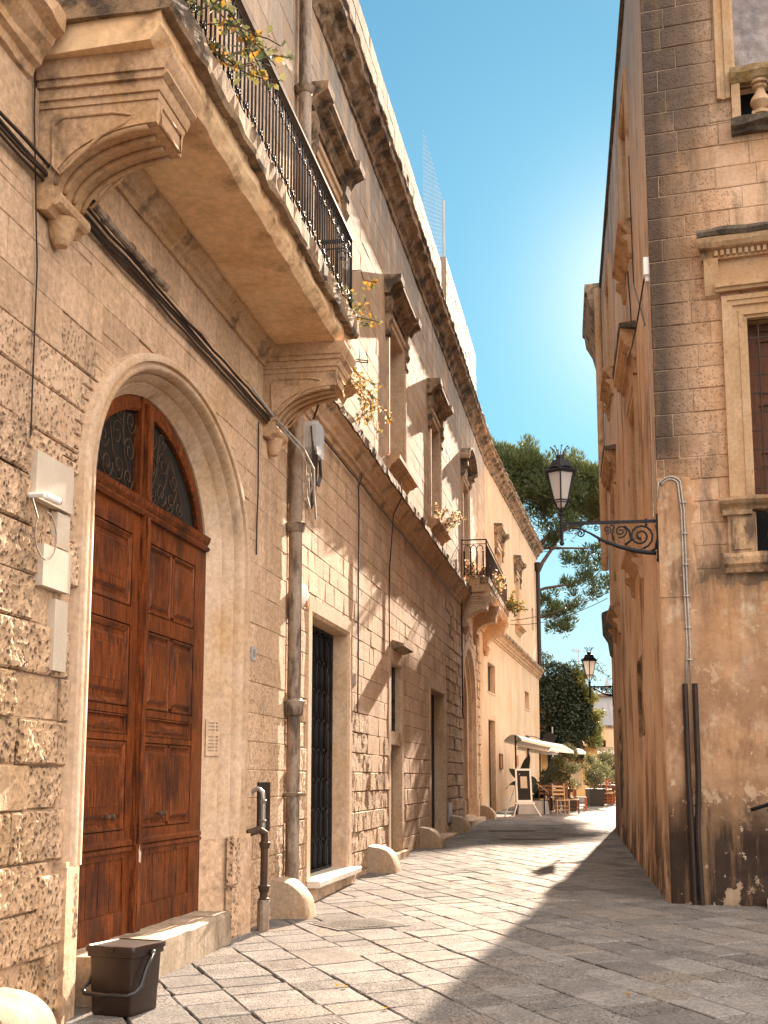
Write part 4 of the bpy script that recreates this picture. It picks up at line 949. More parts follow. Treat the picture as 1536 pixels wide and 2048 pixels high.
m = MB(); m.box(1.14, 1.25, -.05, .09, 10.0, 10.56); R.part('pedestal', m, M['trim2'], ub)
for i in range(6):
    m = MB(); x = 1.50+.38*i; m.lathe(x, .03, [(r*1.35, 10.08+z*.9) for r, z in bal], 14); m.box(x-.11, x+.11, -.06, .12, 10.0, 10.12); R.part('baluster', m, M['trim2'], ub, smooth=30)
m = MB(); ragged(m, [(-.02, 9.86), (.10, 9.86), (.12, 9.90), (.20, 9.93), (.22, 10.02), (-.02, 10.05)], 1.12, 3.0, n=24, amp=.02); R.part('base_ledge', m, M['ledge_dark'], ub)
m = MB(); m.box(1.12, 2.8, -.35, -.30, 10.0, 10.6); R.part('niche_back', m, M['dark'], ub)
# corner dressing strip, cornice
m = MB(); ragged(m, [(-.02, 13.9), (.05, 13.9), (.1, 14.0), (.2, 14.05), (.22, 14.2), (-.02, 14.25)], 0, 8); R.part('cornice', m, M['weathered'])
# side wing wall with its openings
RE = 15.0
hS = [(3.3, 4.9, 5.15, 7.5), (3.3, 4.9, 10.35, 12.7), (10.5, 12.1, 5.15, 7.5), (10.5, 12.1, 10.35, 12.7), (3.9, 4.9, 2.2, 3.4), (10.9, 12.0, .5, 3.0)]
mb = MB(); gx = [0]+[x for h in hS for x in h[:2]]+[i*.25 for i in range(1, 60)]+[RE]; gx = sorted(set(round(x, 3) for x in gx))
gzv = sorted(set([round(-.1+.25*i, 3) for i in range(58)]+[round(z, 3) for h in hS for z in h[2:]]+[14.1]))
idx = {}
for j, z in enumerate(gzv):
    for i, x in enumerate(gx):
        e = .02*noise.noise(Vector((x*.8, z*.8, 3)))+.008*noise.noise(Vector((x*2.5, z*2.5, 3)))+(max(0, 1.3-z)*.03)
        mb.v.append((x, e if i else 0, z)); mb.c.append((.5, .1, .5))
nX = len(gx)
for j in range(len(gzv)-1):
    for i in range(nX-1):
        cxx = (gx[i]+gx[i+1])/2; cz = (gzv[j]+gzv[j+1])/2
        if any(h[0] < cxx < h[1] and h[2] < cz < h[3] for h in hS): continue
        mb.f.append((j*nX+i, j*nX+i+1, (j+1)*nX+i+1, (j+1)*nX+i))
RR.part('wall', mb, M['rside'], smooth=True)
mb = MB(); mb.box(1.6, RE, -9, -.7, -.2, 13.9); mb.add([(RE, .01, -.2), (RE, -9, -.2), (RE, -9, 14.1), (RE, .01, 14.1)], [(0, 1, 2, 3)]); RR.part('building_core', mb, M['rside'])
mb = MB(); mb.box(-.0, RE+.1, -.6, .06, 14.1, 14.22); RR.part('coping', mb, M['ledge_dark'])
for (a, b, c, d) in hS:
    m = MB(); big = d-c > 2 and c > 4
    pr = [(0, -.35), (0, .0), (.03, .015), (.035, .035), (.10, .035), (.105, .02), (.18, .03), (.2, .055), (.25, .055), (.26, -.03), (.1, -.35)] if big else [(0, -.35), (0, .02), (.03, .02), (.06, .005), (.06, -.05), (.05, -.35)]
    m.sweep(rectpath(a, b, c, d), pr); w = RR.part('window', m, M['trim3'] if 'trim3' in M else M['trim2'])
    m = MB(); m.box(a-.02, b+.02, -.40, -.34, c, d); RR.part('shutter', m, M['wood_dark'] if big else M['rside'], w)
    if big and c < 9:
        m = MB(); hood(m, a-.45, b+.45, d+.95, .24, h=.45)
        m.box(a-.3, b+.3, -.02, .05, d+.27, d+.5); RR.part('hood', m, M['carved'], w)
        m = MB(); n = int((b-a+.6)/.09)
        for i in range(n): m.box(a-.3+.09*i, a-.3+.09*i+.05, 0, .13, d+.56, d+.64)
        RR.part('dentil', m, M['carved'], w)
        m = MB(); ragged(m, [(-.02, d+.95), (.25, d+.95), (.26, d+1.02), (-.02, d+1.06)], a-.47, b+.47, amp=.01); RR.part('hood_capping', m, M['ledge_dark'], w)
    if big:
        m = MB(); sill(m, a-.32, b+.32, c-.03, .22); RR.part('sill', m, M['carved'], w)
        for x in (a-.3, b+.06): m = MB(); m.prof([(-.02, c-.62), (.05, c-.6), (.08, c-.42), (.16, c-.35), (.17, c-.30), (-.02, c-.30)], x, x+.24); RR.part('corbel', m, M['carved'], w)
add_pipe(RR, 'drain_pipe', [(14.6, .12, 6.6), (14.6, .12, 13.9)], .09, M['carved'])
m = MB(); m.prof([(-.02, 4.4), (.06, 4.5), (.10, 4.8), (.22, 5.0), (.24, 5.5), (-.02, 5.6)], 14.2, 14.7); RR.part('corbel', m, M['ledge_dark'])
# taller house beyond it, only its cornice shows past the edge
RB = Thing('far_corner_house', 'tall house with a broad moulded cornice just beyond the shaded side wing', 'building', R1)
mb = MB(); mb.box(RE+.02, 19, -9, -.25, -.1, 14.2); RB.part('wall', mb, M['rside'])
mb = MB(); mb.prof([(-.3, 12.4), (-.2, 12.45), (-.1, 12.8), (.05, 13.1), (.15, 13.5), (.32, 13.8), (.36, 14.1), (.42, 14.15), (.42, 14.35), (-.3, 14.4)], RE+.35, 18.8); RB.part('cornice', mb, M['weathered'])
# ================================================================== THINGS IN THE STREET
def leafquad(mb, p, s, rnd, c, flat=.0, asp=.55):
    d = Vector((rnd.gauss(0, 1), rnd.gauss(0, 1), rnd.gauss(0, 1)*(1-flat))).normalized(); u = d.orthogonal().normalized(); u.rotate(Matrix.Rotation(rnd.uniform(0, 2*pi), 3, d)); v = d.cross(u)
    p = Vector(p); a, b = u*s, v*s*asp
    mb.add([tuple(p-a), tuple(p-b+a*.1+d*s*.12), tuple(p+a), tuple(p+b+a*.1+d*s*.12)], [(0, 1, 2, 3)], c)
def clump(mb, c, r, n, s, rnd, lo=0, hi=1, sq=(1, 1, 1)):
    for _ in range(n):
        d = Vector((rnd.gauss(0, 1), rnd.gauss(0, 1), rnd.gauss(0, 1))).normalized()*(rnd.random()**.45)*r
        p = (c[0]+d.x*sq[0], c[1]+d.y*sq[1], c[2]+d.z*sq[2])
        leafquad(mb, p, s*rnd.uniform(.6, 1.3), rnd, (rnd.uniform(lo, hi), 0, .5))
# ---- guard stones along the left wall
def guard_stone(fr, s, w, d, h, label, zb, seed, chip=False):
    t = MB(); n = 12
    prof_ = [(-.06, zb-.15)]+[(d, zb-.15)]+[(d*(cos(pi/2*i/n))**.75 if i < n else .0, zb+(h)*sin(pi/2*i/n)**.9) for i in range(n+1)]+[(-.06, zb+h)]
    ms = 6
    t.prof(prof_, 0, w, n=ms)
    for i, (x, o, z) in enumerate(t.v):
        nn = noise.noise(Vector((x*3+seed, o*5, z*5)))*.018+noise.noise(Vector((x*9+seed, o*13, z*13)))*.007
        e = .03 if (x < .001 or x > w-.001) and (z > zb+.05) and o > .05 else 0
        t.v[i] = (x, o+nn-e*.5 if o > 0 else o, z+nn*.6-e*.4)
    f = [(x+s, o, z) for x, o, z in t.v]; t.v = f
    ob = build('guard_stone', t, M['guard'], fr, (s, 0, zb), smooth=38); tag(ob, label, 'guard stone', 'guard stones along the foot of the left wall')
    return ob
M['guard'] = surf('worn_guard_stone', (.36, .265, .18), (.48, .37, .27), 3, rough=.8, bump=.5, dist=.012, bscale=24, fine=.3, warm=((.50, .32, .17), .6, 1.1), grime=((.26, .17, .11), .6, 2.6, (1, 1, .8), .52))
gl = ['worn quarter-round guard stone cut off at the bottom left corner of the picture', 'chipped quarter-round guard stone at the foot of the drain pipe beside the marble gate step', 'smooth guard stone between the iron gate and the narrow black door',
      'guard stone between the narrow black door and the third doorway', 'guard stone just before the steps of the rubble stone archway', 'guard stone past the archway steps, nearest the easel sign']
gs = []
for (s, w, d, h, zb), l in zip([(-5.95, .55, .42, .36, -.06), (.82, .42, .42, .43, .01), (6.5, .5, .45, .41, .09), (11.95, .5, .46, .41, .165), (17.1, .5, .48, .41, .235), (23.9, .5, .5, .43, .32)], gl):
    gs.append(guard_stone(F1, s, w, d, h, l, zb, s))
# ---- brown waste caddy
BW = Frame((-1.67, 8.62), (-.32, .14), 1)    # x along the front face, o towards the street end
cx_, cy_ = -1.80, 8.84
th = Thing('waste_caddy', 'dark brown plastic waste caddy with closed lid and swing handle by the portal step', 'waste bin', Frame((cx_, cy_), (.335, -.13), 1), (0, 0, -.053))
def rrect(a, b, r=.02, n=3):
    out = []
    for sx, sy, t0 in ((1, 1, 0), (-1, 1, pi/2), (-1, -1, pi), (1, -1, 3*pi/2)):
        for k in range(n+1):
            t = t0+pi/2*k/n; out.append((sx*(a-r)+r*cos(t), sy*(b-r)+r*sin(t)))
    return out
def loft(m, rings, cap=True):
    k = len(rings[0][0]); base = len(m.v)
    vs = [(x, y, z) for r, z in rings for x, y in r]
    fs = [(i*k+j, i*k+(j+1) % k, (i+1)*k+(j+1) % k, (i+1)*k+j) for i in range(len(rings)-1) for j in range(k)]
    if cap: fs += [tuple(range(k-1, -1, -1)), tuple(range((len(rings)-1)*k, len(rings)*k))]
    m.add(vs, fs)
zb = -.053
m = MB(); loft(m, [(rrect(.155, .165), zb), (rrect(.16, .17), zb+.02), (rrect(.163, .175), zb+.16), (rrect(.166, .178), zb+.163), (rrect(.172, .19), zb+.385), (rrect(.186, .204), zb+.39), (rrect(.188, .206), zb+.425)])
th.part('bin_body', m, M['plastic_brown'], smooth=35)
m = MB(); loft(m, [(rrect(.196, .214), zb+.426), (rrect(.197, .215), zb+.45), (rrect(.192, .21), zb+.462), (rrect(.178, .196), zb+.464), (rrect(.172, .19), zb+.457)]); m.box(-.04, .04, .205, .225, zb+.43, zb+.462)
th.part('bin_lid', m, M['plastic_brown'], smooth=35)
m = MB(); pts = [(-.203, -.02, zb+.40), (-.205, .06, zb+.31), (-.208, .13, zb+.20), (-.205, .20, zb+.165), (-.17, .235, zb+.15), (0, .245, zb+.145), (.17, .235, zb+.15), (.205, .20, zb+.165), (.208, .13, zb+.20), (.205, .06, zb+.31), (.203, -.02, zb+.40)]
m.tube(pts, .016, 8); m.tube([(.185, -.02, zb+.4), (.215, -.02, zb+.4)], .022, 10)
m.tube([(-.185, -.02, zb+.4), (-.215, -.02, zb+.4)], .022, 10); th.part('bin_handle', m, M['plastic_black'], smooth=True)
# ---- covers set in the paving
def cover(name, label, cx, cy, a, b, rz, rnd_lid, stripes):
    fr = Frame((cx, cy), (cos(rz), sin(rz)), 1); z = gz(cy)+.006
    T = Thing(name, label, 'drain cover' if 'drain' in name else 'manhole cover', fr, (0, 0, z))
    sl = lambda vs: vs
    m = MB(); m.box(-a, a, -b, b, z-.03, z+.002); T.part('cover_frame', m, M['grate'])
    m = MB()
    if rnd_lid: m.lathe(0, 0, [(min(a, b)*.86, z), (min(a, b)*.86, z+.006), (min(a, b)*.82, z+.008)], 28)
    else: m.box(-a*.93, a*.93, -b*.9, b*.9, z+.0, z+.006)
    lid = T.part('lid', m, M['grate'])
    m = MB()
    for i in range(stripes):
        y = -b*.92+2*b*.92*(i+.5)/stripes; m.box(-a*.94, a*.94, y-b*.35/stripes, y+b*.35/stripes, z+.008, z+.013)
    T.part('tread_bar', m, M['grate'], lid)
    for o in T.e.children_recursive: pass
    return T
cover('manhole_cover', 'ribbed cast manhole cover with round lid set in the sunlit paving before the gate', -.27, 13.35, .36, .42, radians(-60), True, 17)
cover('manhole_cover', 'small plain cover just entering the picture at the bottom edge of the paving', -.30, 8.28, .14, .14, radians(-60), True, 7)
cover('drain_grate', 'long slotted drain grate lying in the shadow patch down the street', 3.15, 27.4, .62, .22, radians(5), False, 3)
cover('drain_grate', 'thin pale slotted drain grate in the sunlight beyond the shadow patch', 3.1, 30.5, .55, .16, radians(4), False, 3)
# ---- cables along the left wall
m = MB(); rnd = random.Random(5)
def run(pts, r, sag=0, jit=.01, mm=None, seg=10):
    out = []
    for (p, q) in zip(pts[:-1], pts[1:]):
        L = (Vector(q)-Vector(p)).length; n = max(2, int(L/.35))
        for i in range(n):
            t = i/n; v = Vector(p).lerp(Vector(q), t); out.append((v.x, v.y+rnd.uniform(-1, 1)*jit*.3, v.z-sag*L*4*t*(1-t)+rnd.uniform(-1, 1)*jit))
    out.append(pts[-1]); (mm or m).tube(out, r, 5)
for k, (dz, o, r) in enumerate([(0, .05, .016), (.035, .075, .013), (-.035, .06, .014), (.07, .045, .010), (-.06, .04, .010)]):
    run([(-9.4, o, 5.58+dz), (-5.4, o, 5.57+dz), (-1.5, o, 5.55+dz), (.9, o+.02, 5.50+dz)], r, 0, .012)
cb = build('wall_cable', m, M['conduit'], F1, (-9.4, 0, 5.5)); tag(cb, 'bundle of dark cables running along the palace wall above the arched portal', 'cable')
m = MB(); rnd = random.Random(6)
run([(-.6, .10, 5.60), (.3, .12, 5.53), (1.1, .24, 5.40), (1.6, .25, 5.28), (2.2, .12, 5.05), (2.55, .06, 4.86)], .016, 0, .008)
run([(.2, .08, 5.56), (1.0, .22, 5.36), (1.5, .24, 5.20), (1.9, .16, 5.12), (2.0, .10, 5.0), (1.75, .09, 4.93), (1.55, .12, 5.02), (1.6, .2, 5.2)], .011, 0, .008)
run([(1.3, .22, 5.3), (1.7, .15, 4.95), (2.05, .1, 4.9), (2.0, .1, 5.15), (1.7, .15, 5.25)], .010, 0, .008)
q = MB(); q.tube([(-4.75, .10, 5.66), (-4.3, .10, 5.645), (-3.2, .10, 5.64)], .030, 8)
for xx in (-4.5, -4.0, -3.5): q.tube([(xx-.03, .10, 5.65), (xx+.03, .10, 5.65)], .037, 8)
tag(build('cable_sleeve', q, M['pipe'], F1, (-4, 0, 5.6), smooth=40), 'short pale protective pipe sleeve above the dark cables right of the near bracket', 'pipe')
cb = build('loose_cable', m, M['zincwhite'], F1, (0, 0, 5.2)); tag(cb, 'pale looped cable ends hanging by the top of the drain pipe', 'cable', )
T = Thing('junction_box', 'grey electrical junction box with dark looped wires under the string course', 'junction box', F1, (2.2, .02, 5.7))
m = MB(); m.profy([(2.12, 5.70), (2.18, 5.62), (2.50, 5.62), (2.56, 5.70), (2.56, 6.0), (2.50, 6.06), (2.18, 6.06), (2.12, 6.0)], .0, .16); T.part('box_body', m, M['farblue'])
m = MB(); rnd = random.Random(8)
for k in range(6): run([(2.1+.06*k, .1, 5.95), (2.04+.05*k, .14, 5.6), (2.1+.06*k, .09, 5.2), (2.2+.03*k, .05, 4.95)], .011, 0, .02)
for k in range(3): run([(2.5+.05*k, .1, 5.7), (2.6+.05*k, .1, 5.45), (2.52+.05*k, .08, 5.3)], .012, 0, .01)
run([(1.95, .30, 6.50), (2.02, .22, 6.25), (2.1, .12, 6.05)], .014); T.part('looped_wire', m, M['conduit'])
def wall_wire(label, pts, r=.009, seed=1, mat='conduit', fr=F1):
    global rnd; rnd = random.Random(seed); m = MB(); run(pts, r, 0, .012, m)
    o = build('wall_wire', m, M[mat], fr, pts[0]); tag(o, label, 'wire'); return o
wall_wire('thin wire dropping down the stones beside the first bracket at the far left', [(-5.55, .015, 6.2), (-5.50, .02, 5.6), (-5.40, .02, 4.9), (-5.38, .02, 3.75)], .006, 2)
wall_wire('wire hanging from the cable bundle just right of the portal arch', [(-.04, .02, 5.4), (-.06, .03, 4.6), (-.05, .02, 3.92)], .009, 3)
wall_wire('long wire running down the sunlit wall above the iron gate', [(5.58, .08, 6.2), (5.56, .03, 6.0), (5.56, .03, 4.4), (5.54, .03, 2.5)], .012, 4)
wall_wire('wire looping over the string course and down above the narrow black door', [(7.95, .30, 6.62), (8.1, .3, 6.4), (8.36, .10, 6.15), (8.36, .03, 5.2), (8.35, .03, 3.8)], .012, 5)
wall_wire('wire at the left end of the small balcony falling past the rubble stones', [(19.7, .04, 6.3), (19.7, .04, 4.6), (19.65, .05, 3.2), (19.9, .05, 3.1)], .02, 6)
wall_wire('dark cable fixed under the string course from the drain pipe to the balcony', [(3.0, .05, 6.06), (8.0, .05, 6.04), (14.0, .05, 6.05), (19.6, .05, 6.03)], .012, 7)
# ---- small wall fittings
T = Thing('bulkhead_lamp', 'round white bulkhead lamp with an orange mark fixed between the drain pipe and the gate', 'wall lamp', F1, (1.9, 0, 3.75))
m = MB()
for k in range(10):
    pass
vs = []; n1 = 14
rings = [(.0, .0), (.10, .0), (.105, .05), (.10, .08), (.08, .105), (.04, .12), (.001, .125)]
vs = [(1.9+r*cos(2*pi*j/n1), .0+o, 3.76+r*1.45*sin(2*pi*j/n1)) for r, o in rings[1:] for j in range(n1)]
m.add(vs, [(i*n1+j, i*n1+(j+1) % n1, (i+1)*n1+(j+1) % n1, (i+1)*n1+j) for i in range(len(rings)-2) for j in range(n1)]); T.part('lamp_glass', m, M['canvas'], smooth=True)
m = MB(); m.box(1.86, 1.94, .09, .128, 3.62, 3.69); T.part('lamp_base', m, M['clay'])
T = Thing('security_camera', 'small white security camera on the rough stones left of the portal', 'camera', F1, (-5.35, 0, 3.3))
m = MB(); m.tube([(-5.35, .02, 3.36), (-5.35, .12, 3.36)], .02); m.tube([(-5.32, .11, 3.36), (-5.20, .15, 3.345)], .026, 10); T.part('camera_body', m, M['canvas'], smooth=40)
m = MB(); m.tube([(-5.205, .148, 3.345), (-5.19, .153, 3.343)], .021, 10); T.part('lens', m, M['plastic_black'])
m = MB(); m.tube([(-5.35, .03, 3.36)]+[(-5.2+.16*cos(t), .07, 3.12+.16*sin(t)) for t in [pi*.8+2*pi*k/14 for k in range(13)]], .006, 5); T.part('camera_cable', m, M['pipe'])
def text_obj(s, mat, size, fr, x, o, z, parent, org, ext=.0015):
    cu = bpy.data.curves.new('number', 'FONT'); cu.body = s; cu.size = size; cu.extrude = ext; cu.align_x = 'CENTER'; cu.align_y = 'CENTER'
    t = bpy.data.objects.new('number', cu); scene.collection.objects.link(t)
    dg = bpy.context.evaluated_depsgraph_get(); me = bpy.data.meshes.new_from_object(t.evaluated_get(dg)); bpy.data.objects.remove(t)
    me.materials.clear(); me.materials.append(mat)
    a = me.color_attributes.new('tint', 'FLOAT_COLOR', 'POINT')
    ob = bpy.data.objects.new('number', me); scene.collection.objects.link(ob); ob.parent = parent
    ob.rotation_euler = (radians(90), 0, 0); ob.location = (x-org[0], fr.sg*(o-org[1]), z-org[2]); return ob
M['tile'] = surf('enamel_tile', (.42, .39, .37), (.50, .46, .43), 5, rough=.4, bump=.05)
M['tileblue'] = surf('tile_blue', (.06, .09, .2), (.08, .12, .24), 5, rough=.4, bump=.02)
T = Thing('house_number', 'faded blue-grey house number tile 15 on the wall right of the portal', 'house number', F1, (-.04, 0, 2.8))
m = MB(); m.box(-.13, .05, .0, .010, 2.78, 2.93); T.part('tile', m, M['tile']); text_obj('15', M['tileblue'], .11, F1, -.04, .0105, 2.855, T.e, (-.04, 0, 2.8))
ob = MB(); ob.box(5.34, 5.48, .0, .012, 2.92, 3.08); o = build('wall_tile', ob, M['tile'], F1, (5.4, 0, 2.9)); tag(o, 'small pale tile on the wall to the right of the iron gate', 'house number')
# ---- street lanterns
def lantern(label, fr, s, L, z, sc=1.0, bz=1.0):
    T = Thing('street_lantern', label, 'street lamp', fr, (s, 0, z), 'crowned lanterns on scroll brackets')
    X = s; m = MB()
    m.box(X-.012, X+.012, 0, L, z-.020*sc, z+.020*sc); m.box(X-.05, X+.05, -.01, .02, z-.50*sc, z+.09*sc)
    m.tube([(X, L, z-.24*sc), (X, L, z+.14*sc)], .022*sc, 8); m.ball((X, L, z-.26*sc), .032*sc); m.lathe(X, L, [(.03*sc, z+.10*sc), (.042*sc, z+.12*sc), (.03*sc, z+.14*sc)], 10)
    for f in (.12, .80): m.box(X-.02, X+.02, L*f-.015, L*f+.015, z-.06*sc, z+.035*sc)
    arm = T.part('arm', m, M['iron'], smooth=35)
    m = MB(); P = lambda o, zz: (X, o*L/1.22, z+zz*sc*bz)
    # lower bow from the wall out to the arm
    m.tube([P(.03, -.42), P(.14, -.405), (P(.30, -.38)), P(.50, -.32), P(.70, -.235), P(.86, -.135), P(.98, -.075), P(1.08, -.06)], [.026*sc, .030*sc, .030*sc, .026*sc, .020*sc, .014*sc, .012*sc, .01*sc], 8)
    def sp(o, zz, r, a0, tr, sg, rad): m.tube([(X, (o+r*(1-.85*i/26)*cos(a0+sg*tr*2*pi*i/26))*L/1.22, z+(zz+r*(1-.85*i/26)*sin(a0+sg*tr*2*pi*i/26))*sc*bz) for i in range(27)], rad*sc, 6)
    sp(.22, -.19, .165, -pi*.55, 2.0, -1, .014); sp(.47, -.12, .085, -pi*.4, 1.7, -1, .011); sp(.64, -.095, .055, -pi*.4, 1.5, -1, .009); sp(.98, -.135, .055, pi*.5, 1.5, 1, .010); sp(.78, -.07, .035, -pi*.3, 1.3, -1, .007)
    sp(.0, -.50, .045, pi*.4, 1.2, 1, .012)
    m.tube([P(.02, -.05), P(.0, -.2), P(.04, -.36), P(.12, -.41)], .018*sc, 7)
    m.tube([P(.42, -.30), P(.34, -.24), P(.36, -.12), P(.42, -.05)], .016*sc, 7); m.tube([P(.56, -.24), P(.58, -.15), P(.55, -.06), P(.60, -.03)], .011*sc, 6)
    for k in range(7): o_ = .2+.09*k; m.tube([P(o_, -.39+.0*k+(k*.012 if k < 4 else .036+(k-3)*.035)), P(o_+.02, -.345+(k*.012 if k < 4 else .036+(k-3)*.035))], [.012*sc, .004*sc], 5)
    T.part('scroll_bracket', m, M['iron'], smooth=True)
    m = MB(); z0 = z+.14*sc
    R = lambda r: r*sc
    # cage: hexagonal taper
    hexv = lambda r, zz, off=.5: [(X+R(r)*sin(2*pi*(k+off)/6), L+R(r)*cos(2*pi*(k+off)/6), zz) for k in range(6)]
    zs = [z0, z0+.11*sc, z0+.13*sc, z0+.165*sc, z0+.53*sc]
    a, b, c = hexv(.045, zs[1]-.06*sc), hexv(.105, zs[3]), hexv(.195, zs[4])
    for k in range(6):
        m.tube([(X, L, z0), a[k]], .008*sc, 5); m.tube([a[k], b[k]], .009*sc, 5); m.tube([b[k], c[k]], .0115*sc, 5)
        m.tube([b[k], b[(k+1) % 6]], .009*sc, 5); m.tube([c[k], c[(k+1) % 6]], .014*sc, 5); 
        q = hexv(.08, zs[1]+.03*sc); m.tube([q[k], q[(k+1) % 6]], .007*sc, 5)
        o2 = hexv(.15, zs[2]); m.tube([b[k], o2[k], (o2[k][0], o2[k][1], o2[k][2]+.03*sc)], .007*sc, 4)
    cage = T.part('lantern_frame', m, M['iron'])
    for k in range(6):
        m = MB(); ins = lambda p, f=.96: (X+(p[0]-X)*f, L+(p[1]-L)*f, p[2])
        m.add([ins(b[k]), ins(b[(k+1) % 6]), ins(c[(k+1) % 6]), ins(c[k])], [(0, 1, 2, 3)]); T.part('lantern_pane', m, M['frosted'], cage)
    m = MB()
    m.add(hexv(.045, zs[1]-.03*sc)+hexv(.098, zs[3]), [(k, (k+1) % 6, 6+(k+1) % 6, 6+k) for k in range(6)]); T.part('lower_glass', m, M['frosted'], cage)
    m = MB()
    def hexring(lst):
        vs = [v for r, zz in lst for v in hexv(r, zz)]; n = len(lst)
        m.add(vs, [(i*6+k, i*6+(k+1) % 6, (i+1)*6+(k+1) % 6, (i+1)*6+k) for i in range(n-1) for k in range(6)]+[tuple(range(6)), tuple(range((n-1)*6, n*6))])
    zt = zs[4]; hexring([(.215, zt), (.228, zt+.015*sc), (.19, zt+.04*sc), (.165, zt+.06*sc), (.16, zt+.07*sc), (.118, zt+.165*sc), (.065, zt+.18*sc), (.06, zt+.20*sc), (.062, zt+.235*sc), (.045, zt+.24*sc)])
    for k in range(6):
        p = hexv(.225, zt+.01*sc)[k]; m.tube([p, (p[0]+(p[0]-X)*.06, p[1]+(p[1]-L)*.06, p[2]+.05*sc)], [.012*sc, .004*sc], 5)
        for j in range(5):
            t = (j-2)/5; q0 = Vector(hexv(.19, zt+.05*sc)[k]); q1 = Vector(hexv(.19, zt+.05*sc)[(k+1) % 6]); q = q0.lerp(q1, .5+t*.8); m.ball((q.x, q.y, q.z+.015*sc*(1-abs(t)*2)), .018*sc)
    T.part('lantern_roof', m, M['iron'], smooth=30)
    m = MB()
    for k in range(8):
        t = 2*pi*k/8+.2; r0 = .05; pts = [(X+R(r)*cos(t), L+R(r)*sin(t), zt+zz*sc) for r, zz in ((.05, .235), (.062, .28), (.09, .325), (.12, .345))]
        m.tube(pts, .006*sc, 5); m.ball(pts[-1], .013*sc)
    T.part('lantern_crown', m, M['lampcrown'], smooth=True)
    return T
M['lampcrown'] = surf('greyed_iron', (.10, .12, .14), (.14, .16, .18), 6, rough=.5, bump=.1)
lantern('large black crowned lantern on a scroll bracket at the near corner of the orange palace', R1, .06, 1.22, 4.80, 1.0)
lantern('small far crowned lantern on a thin bracket at the far end of the side wing', R1, RE-.15, .56, 3.75, .95, .55)
# ---- two dark cable guards and thin wires on the corner
for i, (x0, x1, l) in enumerate(((.26, .29, 'left one of two dark cable guard pipes on the corner wall'), (.38, .37, 'right one of two dark cable guard pipes on the corner wall'))):
    m = MB(); m.tube([(x0-.0, .05, 2.70), (x0+.0, .06, 1.5), (x1-.01 if i == 0 else x1-.02, .09, .9), (x1-.005 if i == 0 else x1-.0, .10, .02)], .034, 8)
    o = build('cable_guard', m, M['conduit'], R2, (x1, 0, 0), smooth=40); tag(o, l, 'cable guard', 'cable guards on the corner')
    m = MB()
    for z in (2.35, 1.4): m.box(x0-.05, x0+.05, .0, .10, z-.012, z+.012)
m = MB(); rnd = random.Random(9)
for dx in (0, .035):
    pts = [(-.0, .03, 5.05), (.03, .03, 5.30-dx*.5)]+[(.17+(.14-dx)*cos(t)-.0, .03, 5.22+(.13-dx)*sin(t)) for t in [pi*.9-pi*.75*k/6 for k in range(7)]]+[(.33-dx, .03, 4.9), (.33-dx, .03, 4.0), (.34-dx, .03, 3.2), (.335-dx*1.8, .03, 2.7)]
    m.tube(pts, .011, 6)
for z in (5.0, 4.6, 4.2, 3.8, 3.4, 3.0): m.box(.28, .36, .0, .045, z-.008, z+.008)
o = build('wall_conduit', m, M['zincwhite'], R2, (.3, 0, 2.7), smooth=True); tag(o, 'pair of thin pale conduits curving round the corner down to the dark pipes', 'conduit')
m = MB(); rnd = random.Random(10); run([(.10, .03, 8.1), (.14, .03, 7.0), (.16, .03, 6.0), (.14, .04, 5.05), (.06, .05, 4.85)], .010, 0, .004)
o = build('wall_wire', m, M['zincwhite'], R1, (.1, 0, 5)); tag(o, 'pale wire clipped down the corner edge from the white box to the lantern', 'wire')
T = Thing('fixture_box', 'small white box fixed high on the corner above the pale wire', 'junction box', R1, (.1, 0, 8.1)); m = MB(); m.box(.02, .18, .0, .07, 8.12, 8.36); m.box(.05, .15, .0, .05, 8.04, 8.12); T.part('box_body', m, M['canvas'])
m = MB(); rnd = random.Random(11)
run([(.15, .06, 8.1), (1.5, .10, 7.9), (3.0, .12, 8.0)], .012, .01, .01); run([(.5, .04, 7.6), (2.2, .06, 8.9), (2.3, .06, 11)], .010, 0, .01); run([(2.9, .06, 8.5), (3.4, .06, 9.6)], .012, 0, .01)
o = build('wall_cable', m, M['conduit'], R1, (1, 0, 8)); tag(o, 'dark sagging cable fixed to the shaded side wing above its first hood', 'cable')
# ---- handrail and step at the right edge
T = Thing('handrail', 'black iron handrail coming into view at the right edge', 'handrail', R2, (1.2, 0, 1.2))
m = MB(); m.tube([(.98, .10, 1.165), (1.3, .10, 1.27), (2.1, .10, 1.56), (3.0, .10, 1.9)], .022, 8); T.part('rail', m, M['iron'], smooth=True)
for x, z in ((1.19, 1.22), (2.4, 1.66)): m = MB(); m.tube([(x, .0, z-.06), (x, .07, z-.06), (x, .10, z)], .010, 6); m.lathe(x, .0, [(.03, z-.07), (.03, z-.05)], 8); T.part('rail_bracket', m, M['iron'])
m = MB(); ragged(m, [(-.1, -.2), (.36, -.2), (.36, .10), (.33, .13), (-.1, .13)], 1.12, 4, n=10); o = build('stone_step', m, M['weathered'], R2, (1.3, 0, 0)); tag(o, 'worn dark stone step at the foot of the wall at the right edge', 'step')
